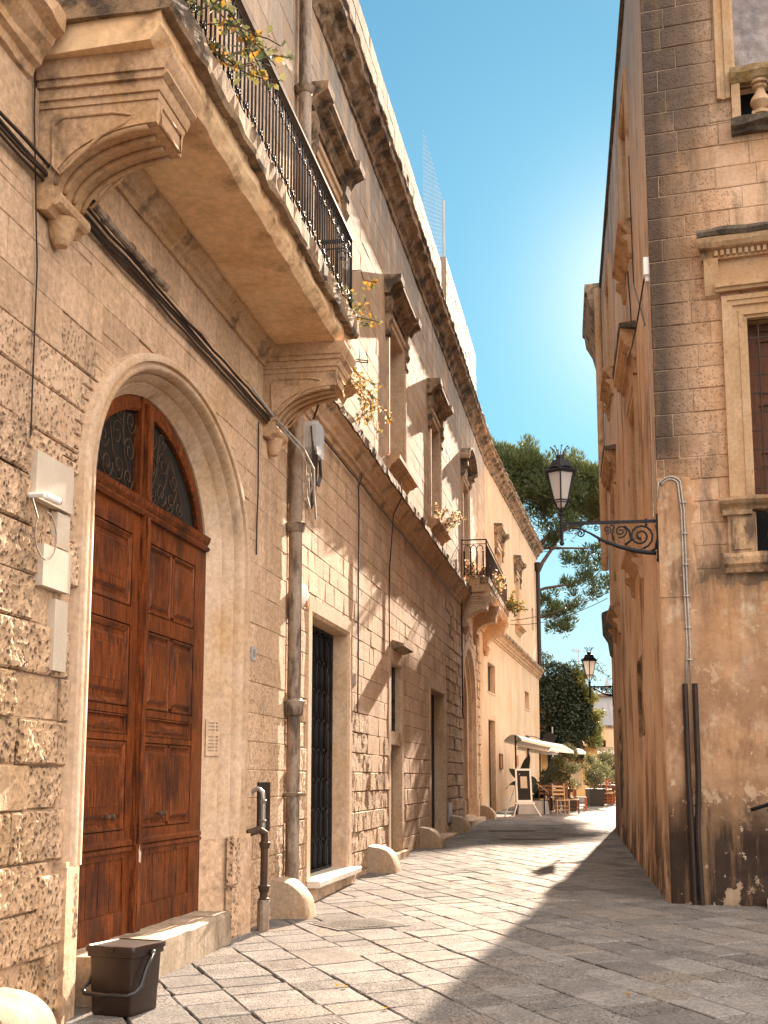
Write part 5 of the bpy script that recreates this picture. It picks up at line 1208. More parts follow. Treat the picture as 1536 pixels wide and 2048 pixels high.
# ---- wire mesh on the roof
T = Thing('roof_mesh', 'chicken wire screen with a blue-grey pole standing on the left roof parapet', 'wire screen', F1, (18.5, -.4, 14.8))
m = MB(); m.tube([(19.6, -.35, 14.6), (19.6, -.35, 17.6)], .035, 8); T.part('pole', m, M['farblue'])
m = MB(); hx = .14
for i in range(30):
    for j in range(24):
        x = 15.5+i*hx*1.0; z = 14.7+j*hx*.85+(hx*.42 if i % 2 else 0)
        if x > 19.5: continue
        m.tube([(x, -.35, z), (x+hx*.35, -.35, z+hx*.42), (x+hx, -.35, z+hx*.42)], .0016, 3); m.tube([(x, -.35, z), (x+hx*.35, -.35, z-hx*.42)], .0016, 3)
T.part('wire_netting', m, M['farblue'])
# ---- overhead wires
m = MB(); a = Vector((6.0, 52.0, 8.4)); b = Vector((5.85, 30.9, 5.6))
A1 = F2.w(.6, .75, 6.7); B1 = R1.w(RE-.4, .05, 6.05)
for k, (p, q, sg) in enumerate(((A1, B1, .12), (A1+Vector((0, .3, -.1)), B1+Vector((0, .2, -.12)), .2), (F2.w(CE-.5, .1, 9.3), R1.w(RE-.1, .05, 6.9), .5))):
    m.tube([tuple((lambda v, t: (v.x, -v.y, v.z-sg*4*t*(1-t)))(p.lerp(q, i/16), i/16)) for i in range(17)], .010, 4)
o = build('overhead_wire', m, M['conduit'], W, (4, -35, 6)); tag(o, 'thin wires slung across the street from the small balcony to the side wing', 'wire')
# ================================================================== CAFE AT THE END OF THE STREET
def G3(px, Y, z=None):
    """street point at depth Y seen at picture column px"""
    return ((px-768)/F_PX*(Y*cos(PITCH)+((z if z is not None else gz(Y))-EYE)*sin(PITCH)), Y)
# easel menu board
ex, ey = 4.32, 38.4; ez = gz(ey)
E_ = Frame((ex, ey), (1, .10), 1)
T = Thing('menu_easel', 'white wooden easel with a framed black menu board and a pinned paper', 'sign board', E_, (0, 0, ez))
m = MB(); tilt = .16
def slant(m, x0, x1, za, zb_, o=0, th=.03):
    f = lambda z: o-(z-ez)*tilt+.12
    m.add([(x0, f(za), za), (x1, f(za), za), (x1, f(zb_), zb_), (x0, f(zb_), zb_), (x0, f(za)-th, za), (x1, f(za)-th, za), (x1, f(zb_)-th, zb_), (x0, f(zb_)-th, zb_)],
          [(0, 1, 2, 3), (7, 6, 5, 4), (0, 4, 5, 1), (1, 5, 6, 2), (2, 6, 7, 3), (3, 7, 4, 0)])
slant(m, -.19, .21, ez+.50, ez+1.40, -.01, .012); T.part('menu_board', m, M['dark'])
for (a0, a1, c0, c1) in ((-.24, -.19, .44, 1.46), (.21, .26, .44, 1.46), (-.19, .21, .44, .50), (-.19, .21, 1.40, 1.46)):
    m = MB(); slant(m, a0, a1, ez+c0, ez+c1, .01, .04); T.part('frame_rail', m, M['pale_paint'] if 'pale_paint' in M else M['canvas'])
m = MB(); slant(m, -.30, .32, ez+.38, ez+.43, .06, .10); T.part('easel_ledge', m, M['canvas'])
for x0, x1 in ((-.22, -.36), (.24, .50)): m = MB(); m.tube([(x0, .10, ez+.42), (x1, .16, ez)], .022, 6); T.part('leg', m, M['canvas'])
m = MB(); m.tube([(-.1, -.1, ez+1.3), (-.45, -.75, ez)], .02, 6); T.part('leg', m, M['canvas'])
m = MB(); slant(m, -.09, .12, ez+.86, ez+1.22, .006, .006); T.part('menu_paper', m, M['paper'] if 'paper' in M else M['whitish'])
# planter and banana plant
pf = Frame((4.78, 40.1), (1, .2), 1); z0 = gz(40.1)
T = Thing('planter_trough', 'grey stone planter trough behind the menu easel', 'planter', pf, (0, 0, z0))
m = MB(); m.profz([(-.55, -.25), (.50, -.25), (.50, .25), (-.55, .25)], z0, z0+.42, p2=[(-.5, -.22), (.45, -.22), (.45, .22), (-.5, .22)]); T.part('trough', m, M['farblue'])
def bigleaf(m, base, tip, w, droop, c):
    base, tip = Vector(base), Vector(tip); n = 7; d = tip-base; side = d.cross(Vector((0, 1, .25))).normalized()
    vs = []
    for i in range(n+1):
        t = i/n; p = base.lerp(tip, t)-Vector((0, 0, droop*t*t)); ww = w*sin(pi*min(1, .08+t*.92))**.7
        vs += [tuple(p-side*ww+Vector((0, 0, .06*ww))), tuple(p), tuple(p+side*ww+Vector((0, 0, .06*ww)))]
    m.add(vs, [(3*i+k, 3*i+k+1, 3*i+4+k, 3*i+3+k) for i in range(n) for k in (0, 1)], c)
def banana(label, fr, z, specs, name='broad_leaf_plant'):
    T = Thing(name, label, 'plant', fr, (0, 0, z)); m = MB(); m2 = MB()
    for (bx, by, bz, tx, ty, tz, w, dr) in specs:
        m.tube([(bx*.3, by*.3, z), (bx, by, z+bz)], .02, 5); bigleaf(m2, (bx, by, z+bz), (tx, ty, z+tz), w, dr, (random.uniform(0, .3), 0, .5))
    T.part('stem', m, M['olive']); T.part('leaf', m2, M['darkleaf'], smooth=True)
M['darkleaf'] = leafmat('dark_leaf', (.008, .018, .010), (.02, .04, .016), .1)
banana('dark broad leaved plant rising behind the easel from the planter trough', Frame((4.45, 40.0), (1, 0), 1), z0+.4, [(-.15, 0, .5, -.55, .1, .95, .10, .6), (-.05, 0, .6, .25, .1, 1.65, .13, .15), (.0, 0, .6, -.42, .1, 1.25, .12, .2), (.05, 0, .5, .35, 0, 1.15, .13, .35), (.1, .1, .4, .5, 0, .8, .13, .3)])
banana('dark spiky potted plant to the right of the easel', Frame((5.05, 40.9), (1, 0), 1), gz(40.9), [(0, 0, .6, -.35, .1, 1.25, .15, .3), (.1, 0, .7, .55, .1, 1.75, .09, -.1), (0, 0, .7, -.2, 0, 1.5, .10, .3), (.05, 0, .5, .25, .1, 1.0, .16, .4), (-.1, 0, .4, -.4, .1, .75, .16, .3), (.0, 0, .4, .1, .2, .9, .16, .3), (.3, 0, 1.2, .75, .1, 1.6, .10, .1)])
# side-pole parasols
def parasol(label, x, y, ztop, w, d, drop):
    z = gz(y); fr = Frame((x, y), (1, .18), 1); T = Thing('cafe_parasol', label, 'parasol', fr, (0, 0, z), 'white canvas shades over the cafe tables')
    m = MB(); m.tube([(0, 0, z), (0, 0, z+ztop)], .028, 8); T.part('pole', m, M['iron'])
    m = MB(); m.tube([(0, 0, z+ztop-.25), (w*.35, 0, z+ztop-.02), (w*.95, 0, z+ztop-drop)], .012, 5); m.tube([(0, 0, z+ztop-.25), (.2, -.3, z+ztop-.1)], .012, 5); T.part('strut', m, M['iron'])
    m = MB(); n = 8; vs = []
    for j in range(n+1):
        for i in range(n+1):
            u, v = i/n, j/n
            vs.append((-.1+w*u, -d/2+d*v, z+ztop+.02-drop*u-.10*(abs(v-.5)*2)**2*1.6-.02*sin(pi*u)))
    m.add(vs, [(j*(n+1)+i, j*(n+1)+i+1, (j+1)*(n+1)+i+1, (j+1)*(n+1)+i) for j in range(n) for i in range(n)])
    e = [i for i in range(n+1)]; 
    m.add([vs[i] for i in e]+[(vs[i][0], vs[i][1], vs[i][2]-.07) for i in e], [(i, i+1, n+2+i, n+1+i) for i in range(n)])
    e = [n*(n+1)+i for i in range(n+1)]
    m.add([vs[i] for i in e]+[(vs[i][0], vs[i][1], vs[i][2]-.07) for i in e], [(i, i+1, n+2+i, n+1+i) for i in range(n)])
    T.part('canopy', m, M['canvas'])
parasol('nearest white canvas cafe shade on a slim black pole, sloping to the right', 4.25, 39.9, 2.52, 1.55, 2.0, .30)
parasol('middle white canvas cafe shade, its slim pole between the two others', 4.93, 42.3, 2.30, 1.4, 2.0, .16)
parasol('farthest white canvas cafe shade of the three on slim poles', 5.62, 44.6, 2.22, 1.5, 2.0, .10)
# chairs
def chair(name, mat, label, x, y, rz):
    z = gz(y); T = Thing(name, label, 'chair', Frame((x, y), (cos(rz), sin(rz)), 1), (0, 0, z), 'ladder-back cafe chairs')
    for sx in (-.2, .2):
        m = MB(); m.tube([(sx, .19, z), (sx, .19, z+.47)], .02, 6); T.part('leg', m, mat)
        m = MB(); m.tube([(sx*.95, -.18, z), (sx*.95, -.19, z+.46), (sx*.97, -.25, z+.98)], .02, 6); T.part('leg', m, mat)
    m = MB(); m.profz([(-.21, -.19), (.21, -.19), (.23, .2), (-.23, .2)], z+.44, z+.475); T.part('seat', m, M['rush'])
    for k, zz in enumerate((.62, .74, .86)): m = MB(); o = -.215-.015*k; m.box(-.19, .19, o-.01, o+.01, z+zz, z+zz+.055); T.part('back_slat', m, mat)
    for zz in (.16, .28):
        for (p, q) in (((-.2, .19), (.2, .19)), ((-.19, -.18), (.19, -.18)), ((-.2, .19), (-.19, -.18)), ((.2, .19), (.19, -.18))):
            m = MB(); m.tube([(p[0], p[1], z+zz), (q[0], q[1], z+zz)], .011, 5); T.part('stretcher', m, mat)
    return T
def place(T, x, y, rz, label):
    c = copy_tree(T.e); c.location = (x, y, gz(y)); c.rotation_euler = (0, 0, rz); c['label'] = label; return c
c_pale = chair('cafe_chair', M['pale_wood'], 'pale wooden ladder-back chair nearest the street, turned sideways', 5.62, 39.5, radians(12))
c_dark = chair('cafe_chair', M['brown_wood'], 'dark brown chair immediately right of the pale wooden chair', 6.10, 40.2, radians(80))
place(c_dark, 5.15, 40.6, radians(200), 'dark brown chair on the left side of the nearest table')
place(c_dark, 5.9, 41.6, radians(-20), 'dark brown chair behind the nearest table')
place(c_dark, 5.35, 41.9, radians(170), 'dark brown chair in the shade behind the pale wooden chair')
c_red = chair('cafe_chair', M['red_wood'], 'red-orange chair standing alone before the black planter box', 6.72, 42.6, radians(75))
place(c_red, 6.55, 43.8, radians(10), 'red-orange chair half hidden behind the lone red-orange chair')
rl_ = ['red-orange chair just right of the black planter box', 'second red-orange chair right of the planter box', 'third red-orange chair right of the planter box', 'fourth red-orange chair in the row right of the planter box', 'red-orange chair at the far right end of the row, by the building edge']
for k, (x, y, a) in enumerate(((8.55, 47.6, 80), (8.95, 48.6, 70), (9.3, 49.8, 95), (9.65, 51.0, 80), (10.1, 52.6, 90))): place(c_red, x, y, radians(a), rl_[k])
def table(label, x, y, top, mat):
    z = gz(y); T = Thing('cafe_table', label, 'table', Frame((x, y), (1, .2), 1), (0, 0, z), 'cafe tables')
    m = MB(); m.box(-.4, .4, -.4, .4, z+.71, z+.75); T.part('table_top', m, top)
    for sx in (-.34, .34):
        for sy in (-.34, .34): m = MB(); m.box(sx-.03, sx+.03, sy-.03, sy+.03, z, z+.71); T.part('leg', m, mat)
    m = MB(); m.box(-.36, .36, -.36, .36, z+.62, z+.70); T.part('apron', m, mat)
    return T
t1 = table('dark square cafe table beside the pale wooden chair', 5.5, 40.9, M['brown_wood'], M['brown_wood'])
for x, y, l in ((6.2, 43.1, 'dark square cafe table near the lone red-orange chair'), (8.9, 49.2, 'dark square table among the row of red-orange chairs')):
    c = copy_tree(t1.e); c.location = (x, y, gz(y)); c['label'] = l
# low slatted screen behind the tables
T = Thing('slatted_screen', 'low dark slatted screen behind the nearest cafe table', 'screen', Frame((4.9, 43.0), (1, .3), 1), (0, 0, gz(43)))
z = gz(43)
for k in range(9): m = MB(); m.box(-.3+k*.22, -.26+k*.22, -.02, .02, z, z+.95); T.part('slat', m, M['brown_wood'])
m = MB(); m.box(-.3, 1.52, -.03, .03, z+.92, z+.98); m.box(-.3, 1.52, -.025, .025, z+.5, z+.54); T.part('rail', m, M['brown_wood'])
# potted trees
def potted(label, x, y, r, zc, hgt, pot, n, seed):
    rnd = random.Random(seed); z = gz(y); T = Thing('potted_tree', label, 'potted tree', Frame((x, y), (1, .1), 1), (0, 0, z), 'clipped potted trees at the cafe')
    m = MB(); w, h = pot; m.profz([(-w*.85, -w*.85), (w*.85, -w*.85), (w*.85, w*.85), (-w*.85, w*.85)], z, z+h, p2=[(-w, -w), (w, -w), (w, w), (-w, w)]); m.profz([(-w*1.05, -w*1.05), (w*1.05, -w*1.05), (w*1.05, w*1.05), (-w*1.05, w*1.05)], z+h, z+h+.04); T.part('planter_box', m, M['plastic_black'])
    m = MB(); m.tube([(0, 0, z+h), (.03, .02, z+h+.4), (-.02, 0, zc)], [.035, .028, .02], 6)
    for k in range(7):
        t = rnd.uniform(0, 2*pi); m.tube([(0, 0, zc-hgt*.35), (cos(t)*r*.4, sin(t)*r*.4, zc), (cos(t)*r*.7, sin(t)*r*.7, zc+rnd.uniform(0, hgt*.3))], [.016, .010, .005], 5)
    T.part('trunk', m, M['bark'])
    m = MB()
    for k in range(22):
        t = rnd.uniform(0, 2*pi); rr = r*rnd.uniform(.25, .85); zz = zc+rnd.uniform(-.5, .5)*hgt
        f = sqrt(max(.1, 1-((zz-zc)/(hgt*.62))**2))
        clump(m, (cos(t)*rr*f, sin(t)*rr*f, zz), r*.36, n//22, .045, rnd, 0, 1)
    T.part('crown', m, M['olive'], recalc=False)
potted('tall loose potted tree between the parasols and the black planter box', 6.35, 42.6, .58, 1.98, 1.35, (.22, .42), 3000, 1)
potted('leafy potted tree in the square black planter box beside the red chairs', 7.95, 46.8, .62, 1.75, 1.1, (.30, .62), 2600, 2)
potted('farther leafy tree rising behind the row of red-orange chairs', 9.05, 50.6, .66, 1.95, 1.2, (.25, .5), 2400, 3)
potted('low bushy potted shrub between the cafe tables under the shades', 5.75, 43.4, .34, 1.45, .6, (.18, .40), 1200, 4)
potted('small potted shrub in front of the vine house doorway', 7.4, 52.5, .45, 1.9, .9, (.22, .45), 1500, 5)
m = MB(); rnd = random.Random(4)
# ---- round sign at the far house corner
T = Thing('round_sign', 'dark round sign on a grey bracket pole at the far corner of the plastered house', 'sign', F2, (CE-.2, .1, 3))
m = MB(); c = F2; n1 = 18; zz = 3.35
m.add([(CE-.2, .45+.30*cos(2*pi*k/n1), zz+.30*sin(2*pi*k/n1)) for k in range(n1)]+[(CE-.16, .45+.30*cos(2*pi*k/n1), zz+.30*sin(2*pi*k/n1)) for k in range(n1)], [tuple(range(n1)), tuple(range(n1, 2*n1))]+[(k, (k+1) % n1, n1+(k+1) % n1, n1+k) for k in range(n1)]); T.part('sign_disc', m, M['dark'])
m = MB(); m.tube([(CE-.12, .6, .6), (CE-.12, .6, 3.9)], .035, 7); T.part('pole', m, M['farblue'])
T = Thing('wall_plaque', 'small framed brown picture hung on the plastered wall behind the easel', 'plaque', F2, (3.2, 0, 2.1))
m = MB(); m.box(2.9, 3.6, .0, .03, 1.88, 2.32); T.part('plaque_panel', m, M['clay']); m = MB(); m.sweep([(2.9, 1.88), (2.9, 2.32), (3.6, 2.32), (3.6, 1.88)], [(0, .0), (0, .05), (.05, .05), (.05, 0)], closed=True); T.part('plaque_frame', m, M['brown_wood'])
T = Thing('wall_plaque', 'small pale plaque high on the wall right of the slim parasol poles', 'plaque', F2, (8.5, 0, 2.2))
m = MB(); m.box(8.3, 8.9, .0, .03, 2.0, 2.4); T.part('plaque_panel', m, M['clay'])
m = MB(); m.tube([(-.55, -.5, 0), (0, 0, 0)], .02)
T = Thing('menu_lectern', 'small tilted white menu stand between the dark plants and the tables', 'menu stand', Frame((5.05, 39.9), (1, .1), 1), (0, 0, gz(40)))
z = gz(40); m = MB(); m.tube([(.1, 0, z), (.1, 0, z+.8)], .02, 6); T.part('post', m, M['iron']); m = MB(); m.add([(-.15, .1, z+.98), (.22, .1, z+.70), (.24, -.12, z+.72), (-.13, -.12, z+1.0), (-.15, .1, z+.96), (.22, .1, z+.68), (.24, -.12, z+.70), (-.13, -.12, z+.98)], [(0, 1, 2, 3), (7, 6, 5, 4), (0, 4, 5, 1), (1, 5, 6, 2), (2, 6, 7, 3), (3, 7, 4, 0)]); T.part('menu_card', m, M['whitish'])
# ---- vine-covered house beyond
V = Frame((7.35, 59.6), (1, .08), 1)
T = Thing('vine_house', 'ochre house end almost hidden under a huge dark climbing vine', 'building', V, (0, 0, gz(60)))
z = gz(60); m = MB(); sheet(m, -.2, 2.3, z, 6.4, [(.55, 1.15, z, 2.9)], 0); sheet(m, 2.3, 3.0, z, 3.0, [], 0); T.part('wall', m, M['ochre'])
m = MB(); m.box(-.2, 2.3, -9, -.25, z, 6.4); T.part('building_core', m, M['ochre'])
m = MB(); m.box(.5, 1.2, -.24, -.18, z, 2.95); T.part('doorway', m, M['dark'])
m = MB(); m.box(1.5, 2.2, -.02, .05, 1.1, 2.3); T.part('shutter', m, M['pale_wood'])
rnd = random.Random(12)
T = Thing('climbing_vine', 'huge dark climbing vine with sunlit golden leaves spilling off the far house corner', 'vine', V, (0, 0, z))
m = MB()
for k in range(150):
    u = rnd.random(); v = rnd.random()
    x = -.35+2.9*u; top = 7.0-.2*abs(x-.6)-(max(0, x-1.4)**1.5)*1.1; bot = 2.6+.25*noise.noise(Vector((x*2, 0, 0)))+(.3 if x < .6 else 0)
    zz = bot+(top-bot)*v; o = .25+.55*sin(pi*min(1, v*1.1))*rnd.random()+max(0, .3*(1-abs(x-1.2)))
    clump(m, (x, o, zz), .42, 90, .075, rnd, 0, .55, (1, 1, 1))
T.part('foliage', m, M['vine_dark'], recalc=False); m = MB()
for k in range(75):   # right flank, sunlight painted in as paler golden leaf tints
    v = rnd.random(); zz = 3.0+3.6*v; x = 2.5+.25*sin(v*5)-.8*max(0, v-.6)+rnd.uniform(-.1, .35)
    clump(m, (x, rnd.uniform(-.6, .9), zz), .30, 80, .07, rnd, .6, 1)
T.part('painted_sunlit_foliage', m, M['vine'], recalc=False)
m = MB(); ms = MB()
for k in range(16):   # arching sprays over the top
    x0 = rnd.uniform(-.2, 1.8); h = rnd.uniform(.3, 1.3); L = rnd.uniform(.6, 2.2); sg = 1 if k > 3 else -.25
    pts = [Vector((x0+L*sg*t, .2+rnd.uniform(-.02, .02), 6.7-.35*x0+h*sin(pi*min(t*.75, 1))-.5*t*t*(L*.4))) for t in [i/14 for i in range(15)]]
    ms.tube([tuple(p) for p in pts], .012, 4)
    for p in pts[1:]:
        for _ in range(7): leafquad(m, p+Vector((rnd.gauss(0, .09), rnd.gauss(0, .09), rnd.gauss(0, .07))), .06, rnd, (rnd.random()*.7, 0, .5))
T.part('spray_leaves', m, M['vine'], recalc=False); T.part('vine_stem', ms, M['bark'])
# antenna
T = Thing('antenna', 'thin roof antenna on a mast above the vine', 'antenna', W, (11.2, -70, 5))
m = MB(); m.tube([(11.15, -70, 3.5), (11.15, -70, 8.8)], .03, 5); T.part('mast', m, M['farblue'])
m = MB(); m.tube([(10.75, -70, 8.75), (11.55, -70, 8.7)], .02, 4)
for k in range(6): m.tube([(10.8+.08*k, -70.0, 8.62), (10.8+.08*k, -70.0, 8.88)], .012, 4)
T.part('aerial', m, M['farblue'])
# ---- far houses closing the street
def far_house(label, fr, w, h, mat, parts, d=8, name='far_house'):
    T = Thing(name, label, 'building', fr, (0, 0, .5)); m = MB()
    hs = [p[1:5] for p in parts if p[0] == 'h']
    sheet(m, 0, w, .4, h, hs, 0); m.box(0, w, -d, -.3, .4, h); T.part('wall', m, mat)
    for p in parts:
        if p[0] == 'h': q = MB(); q.box(p[1]-.05, p[2]+.05, -.28, -.22, p[3], p[4]); T.part('window', q, M['dark'])
        if p[0] == 'b': q = MB(); q.box(p[1], p[2], -.05, p[5], p[3], p[4]); T.part(p[6], q, M[p[7]])
    return T
far_house('low pale stone wall house under the vine at the left of the street end', Frame((10.9, 68), (1, .35), 1), 2.6, 4.35, M['plaster'], [('h', 1.0, 1.5, 3.0, 3.6), ('b', -.05, 2.65, 4.3, 4.42, .1, 'coping', 'weathered')], name='stone_outbuilding')
T = far_house('bright ochre house with stone bands closing the end of the street', Frame((13.0, 84), (1, .05), 1), 5.0, 5.0, M['ochre'], [('b', 0, 5, 4.9, 5.05, .15, 'cornice', 'weathered'), ('b', 0, 3.0, 3.75, 3.9, .12, 'string_course', 'weathered'), ('b', 0, 5, 3.25, 3.35, .1, 'string_course', 'trim')], name='ochre_house')
T = far_house('tall blue-grey weathered house with a little pinnacled parapet behind the ochre house', Frame((14.6, 96), (1, .03), 1), 6.0, 7.9, M['farblue'], [('b', 0, 6, 7.8, 8.0, .2, 'cornice', 'weathered'), ('b', 1.55, 1.75, 5, 7.8, .12, 'pilaster', 'conduit')], name='grey_house')
q = MB()
for k in range(5): x = 2.0+.42*k; q.box(x, x+.14, -.1, .1, 8.0, 8.5)
q.box(1.9, 4.0, -.12, .12, 8.5, 8.62); q.profy([(2.7, 8.62), (3.1, 8.62), (2.9, 9.3)], -.1, .1); T.part('parapet', q, M['farblue'])
# arcade and awning under it
AF = Frame((11.2, 66.0), (1, -.05), 1)
T = Thing('arcade', 'low white arcade of dark round arches behind the red cafe chairs', 'arcade', AF, (0, 0, .7)); z = .7
hs = []
for k in range(5): hs += arch_rects(1.1+.62*k, .22, z, 2.35, 6)
m = MB(); sheet(m, 0, 4.5, z, 2.95, hs, 0); m.box(0, 4.5, -.3, -.02, 2.62, 2.95); T.part('arcade_wall', m, M['canvas'])
m = MB(); m.box(0, 4.5, -2.5, -2.4, z, 2.9); T.part('back_wall', m, M['dark'])
T = Thing('scalloped_awning', 'long shallow awning with a pale scalloped edge over the arcade', 'awning', AF, (0, 1.2, 2.9))
m = MB(); m.add([(-2.2, 0, 3.25), (4.5, 0, 3.05), (4.5, 1.3, 2.75), (-2.2, 1.3, 3.0)], [(0, 1, 2, 3)]); T.part('canopy', m, M['weathered'])
m = MB(); n = 26
for k in range(n):
    x0, x1 = -2.2+6.7*k/n, -2.2+6.7*(k+1)/n; za = 3.0-.25*(k/n); m.add([(x0, 1.31, za), (x1, 1.31, za), (x1, 1.31, za-.13), ((x0+x1)/2, 1.31, za-.2), (x0, 1.31, za-.13)], [(0, 1, 2, 3, 4)])
T.part('valance', m, M['canvas'])
# far ground-level hedge line and distant houses so the street end is closed
far_house('plain plastered house continuing the street behind the arcade', Frame((16.5, 70), (1, -.1), 1), 10, 7.0, M['rplaster'], [('h', 2, 3, 3, 5)], name='plastered_far_house')
# ================================================================== PINE TREE
rnd = random.Random(21)
PY = 80.0
T = Thing('stone_pine', 'tall umbrella pine rising above the roofs at the end of the street', 'tree', W, (7.0, -PY, gz(PY)))
m = MB(); m.tube([(6.2, -PY, gz(PY)), (6.4, -PY, 6), (7.2, -PY, 11.0), (8.0, -PY+.5, 14.5)], [.5, .42, .34, .25], 9)
limbs = []
def limb(pts, r0, r1):
    n = len(pts); m.tube(pts, [r0+(r1-r0)*i/(n-1) for i in range(n)], 6); limbs.append(pts)
limb([(7.1, -PY, 11.0), (8.6, -PY+.5, 12.8), (9.6, -PY+.5, 13.8), (10.4, -PY+1, 15.5), (11.6, -PY, 17.2), (12.3, -PY, 18.5)], .22, .07)
limb([(9.0, -PY+.5, 13.2), (10.6, -PY, 13.9), (12.2, -PY+.5, 14.1), (13.8, -PY, 14.8)], .14, .05)
limb([(7.0, -PY, 10.8), (8.7, -PY, 11.5), (10.0, -PY+.5, 11.9), (11.2, -PY, 12.0)], .15, .05)
limb([(8.0, -PY+.5, 14.5), (9.2, -PY, 16.0), (10.5, -PY-.5, 16.7), (13.6, -PY, 16.6)], .2, .06)
limb([(7.6, -PY, 13), (7.6, -PY, 16), (7.0, -PY, 19)], .25, .08); limb([(8.0, -PY+.5, 14.5), (8.6, -PY-1, 18), (9.0, -PY, 21)], .2, .06)
limb([(8.0, -PY+.5, 14.5), (11, -PY, 17.5), (14, -PY, 18.5), (16, -PY, 19.4)], .2, .06); limb([(8.0, -PY, 14.5), (6.0, -PY+1, 17), (4.5, -PY, 18.5)], .2, .06)
T.part('trunk', m, M['bark'], smooth=True)
m = MB()
def tuft(c, r, n, lo, hi):
    c = Vector(c)
    for _ in range(n):
        d = Vector((rnd.gauss(0, 1), rnd.gauss(0, 1), rnd.gauss(0, .9)+.35)).normalized(); p = c+d*r*rnd.random()**.5
        up = (d+Vector((0, 0, .8))).normalized(); s = up.orthogonal().normalized(); s.rotate(Matrix.Rotation(rnd.uniform(0, 6.28), 3, up))
        L = rnd.uniform(.16, .30); w = .042
        m.add([tuple(p-s*w), tuple(p+s*w), tuple(p+up*L+s*w*.3), tuple(p+up*L-s*w*.3)], [(0, 1, 2, 3)], (rnd.uniform(lo, hi), 0, .5))
def crown_top(x): return 23.6-.30*max(0, x-7.3)-.12*max(0, 7-x)**2+.5*sin(x*2.1)+.35*sin(x*4.7+1)
for k in range(520):
    x = rnd.uniform(3.5, 16.3); y = rnd.uniform(-4.5, 4.5); tp = crown_top(x)-(1.1*(x-14.6)**1.3 if x > 14.6 else 0)
    bt = 17.4+.5*sin(x*1.3) if x < 12 else (16.9 if x < 13.4 else 19.4)
    zz = tp-.35-abs(rnd.gauss(0, 1))*1.5-.05*y*y
    if zz < bt: zz = rnd.uniform(bt, tp-.4)
    tuft((x, -PY+y, zz), .70, 150, .15 if zz < tp-1.5 else .45, .6 if zz < tp-1.5 else 1)
for (x, zz, r, n) in ((9.6, 16.4, .7, 5), (10.8, 16.9, .7, 5), (12.6, 15.9, .8, 7), (13.8, 15.6, .8, 7), (14.4, 16.8, .7, 6), (13.2, 14.7, .8, 7), (12.2, 14.0, .5, 3), (10.5, 13.0, .8, 6), (9.6, 12.9, .6, 3), (11.4, 12.6, .8, 6), (12.6, 12.7, .7, 5), (10.6, 12.2, .6, 4), (11.9, 12.0, .5, 3), (11.8, 11.2, .5, 4), (12.2, 11.6, .4, 3), (10.9, 11.3, .3, 2), (8.6, 15.5, .6, 4), (7.6, 12.4, .4, 2), (13.6, 13.4, .5, 3), (14.5, 14.1, .6, 4)):
    for _ in range(n): tuft((x+rnd.gauss(0, r*.55), -PY+rnd.gauss(0, .8), zz+rnd.gauss(0, r*.35)), .42, 85, .0, .5)
T.part('crown', m, M['pine'], recalc=False)
# ================================================================== BALCONY PLANTS
def trail(name, label, fr, pts, n, s, mats, seed, cat='plant', pot=None):
    rnd = random.Random(seed); T = Thing(name, label, cat, fr, pts[0][0]); ms = MB(); ml = [MB() for _ in mats]
    for P in pts:
        P = [Vector(p) for p in P]; ms.tube([tuple(p) for p in P], .006, 4)
        for a, b in zip(P[:-1], P[1:]):
            for _ in range(n):
                t = rnd.random(); p = a.lerp(b, t)+Vector((rnd.gauss(0, .035), rnd.gauss(0, .035), rnd.gauss(0, .035)))
                leafquad(ml[rnd.choice(range(len(mats)))], p, s*rnd.uniform(.6, 1.3), rnd, (rnd.random(), 0, .5), asp=.7)
    T.part('stem', ms, M['bark'])
    for q, mt in zip(ml, mats):
        if q.v: T.part('blossom' if mt == 'flower' else 'leaves', q, M[mt], recalc=False)
    if pot:
        q = MB(); x, o, z = pot; q.lathe(x, o, [(.08, z), (.11, z+.18), (.125, z+.18), (.125, z+.21), (.09, z+.21)], 12); T.part('flower_pot', q, M['clay'])
    return T
rb = random.Random(33)
def branch(p, d, n=6, step=.12, g=-.02, sp=.06):
    out = [Vector(p)]; d = Vector(d).normalized()
    for _ in range(n): d = (d+Vector((rb.gauss(0, sp), rb.gauss(0, sp), rb.gauss(0, sp)+g))).normalized(); out.append(out[-1]+d*step)
    return [tuple(p) for p in out]
trail('creeper', 'leggy creeper with yellow and orange leaves spilling over the near end of the long balcony', F1,
      [branch((-5.1+.1*k, .80, 6.9), (rb.uniform(.2, 1), rb.uniform(.3, .9), rb.uniform(.0, .8)), 7, .11, -.02, .2) for k in range(9)]+[branch((-4.9, .9, 7.2), (.9, .5, -.1), 8, .11, -.05, .2) for _ in range(3)], 5, .032, ['autumn', 'olive', 'olive'], 1, pot=(-4.9, .75, 6.74))
trail('grass_tuft', 'green grassy weeds growing on the near corner of the long balcony slab', F1,
      [branch((-5.55+rb.random()*.5, .3+.6*rb.random(), 6.74), (rb.gauss(0, .4), .3, .5), 4, .07, -.05, .3) for _ in range(26)], 7, .026, ['olive', 'vine'], 2)
trail('creeper', 'single creeper spray with red and yellow leaves poking past the far railing corner', F1,
      [[(.6, .9, 7.35), (.75, 1.0, 7.42), (.9, 1.0, 7.36), (1.05, 1.05, 7.40)]], 0, .04, ['autumn'], 3)
trail('creeper', 'small bunch of yellow and red leaves hanging right of the long railing', F1, [[(1.05, 1.05, 7.40), (1.1, 1.07, 7.42), (1.12, 1.07, 7.33)]], 9, .035, ['autumn'], 4)
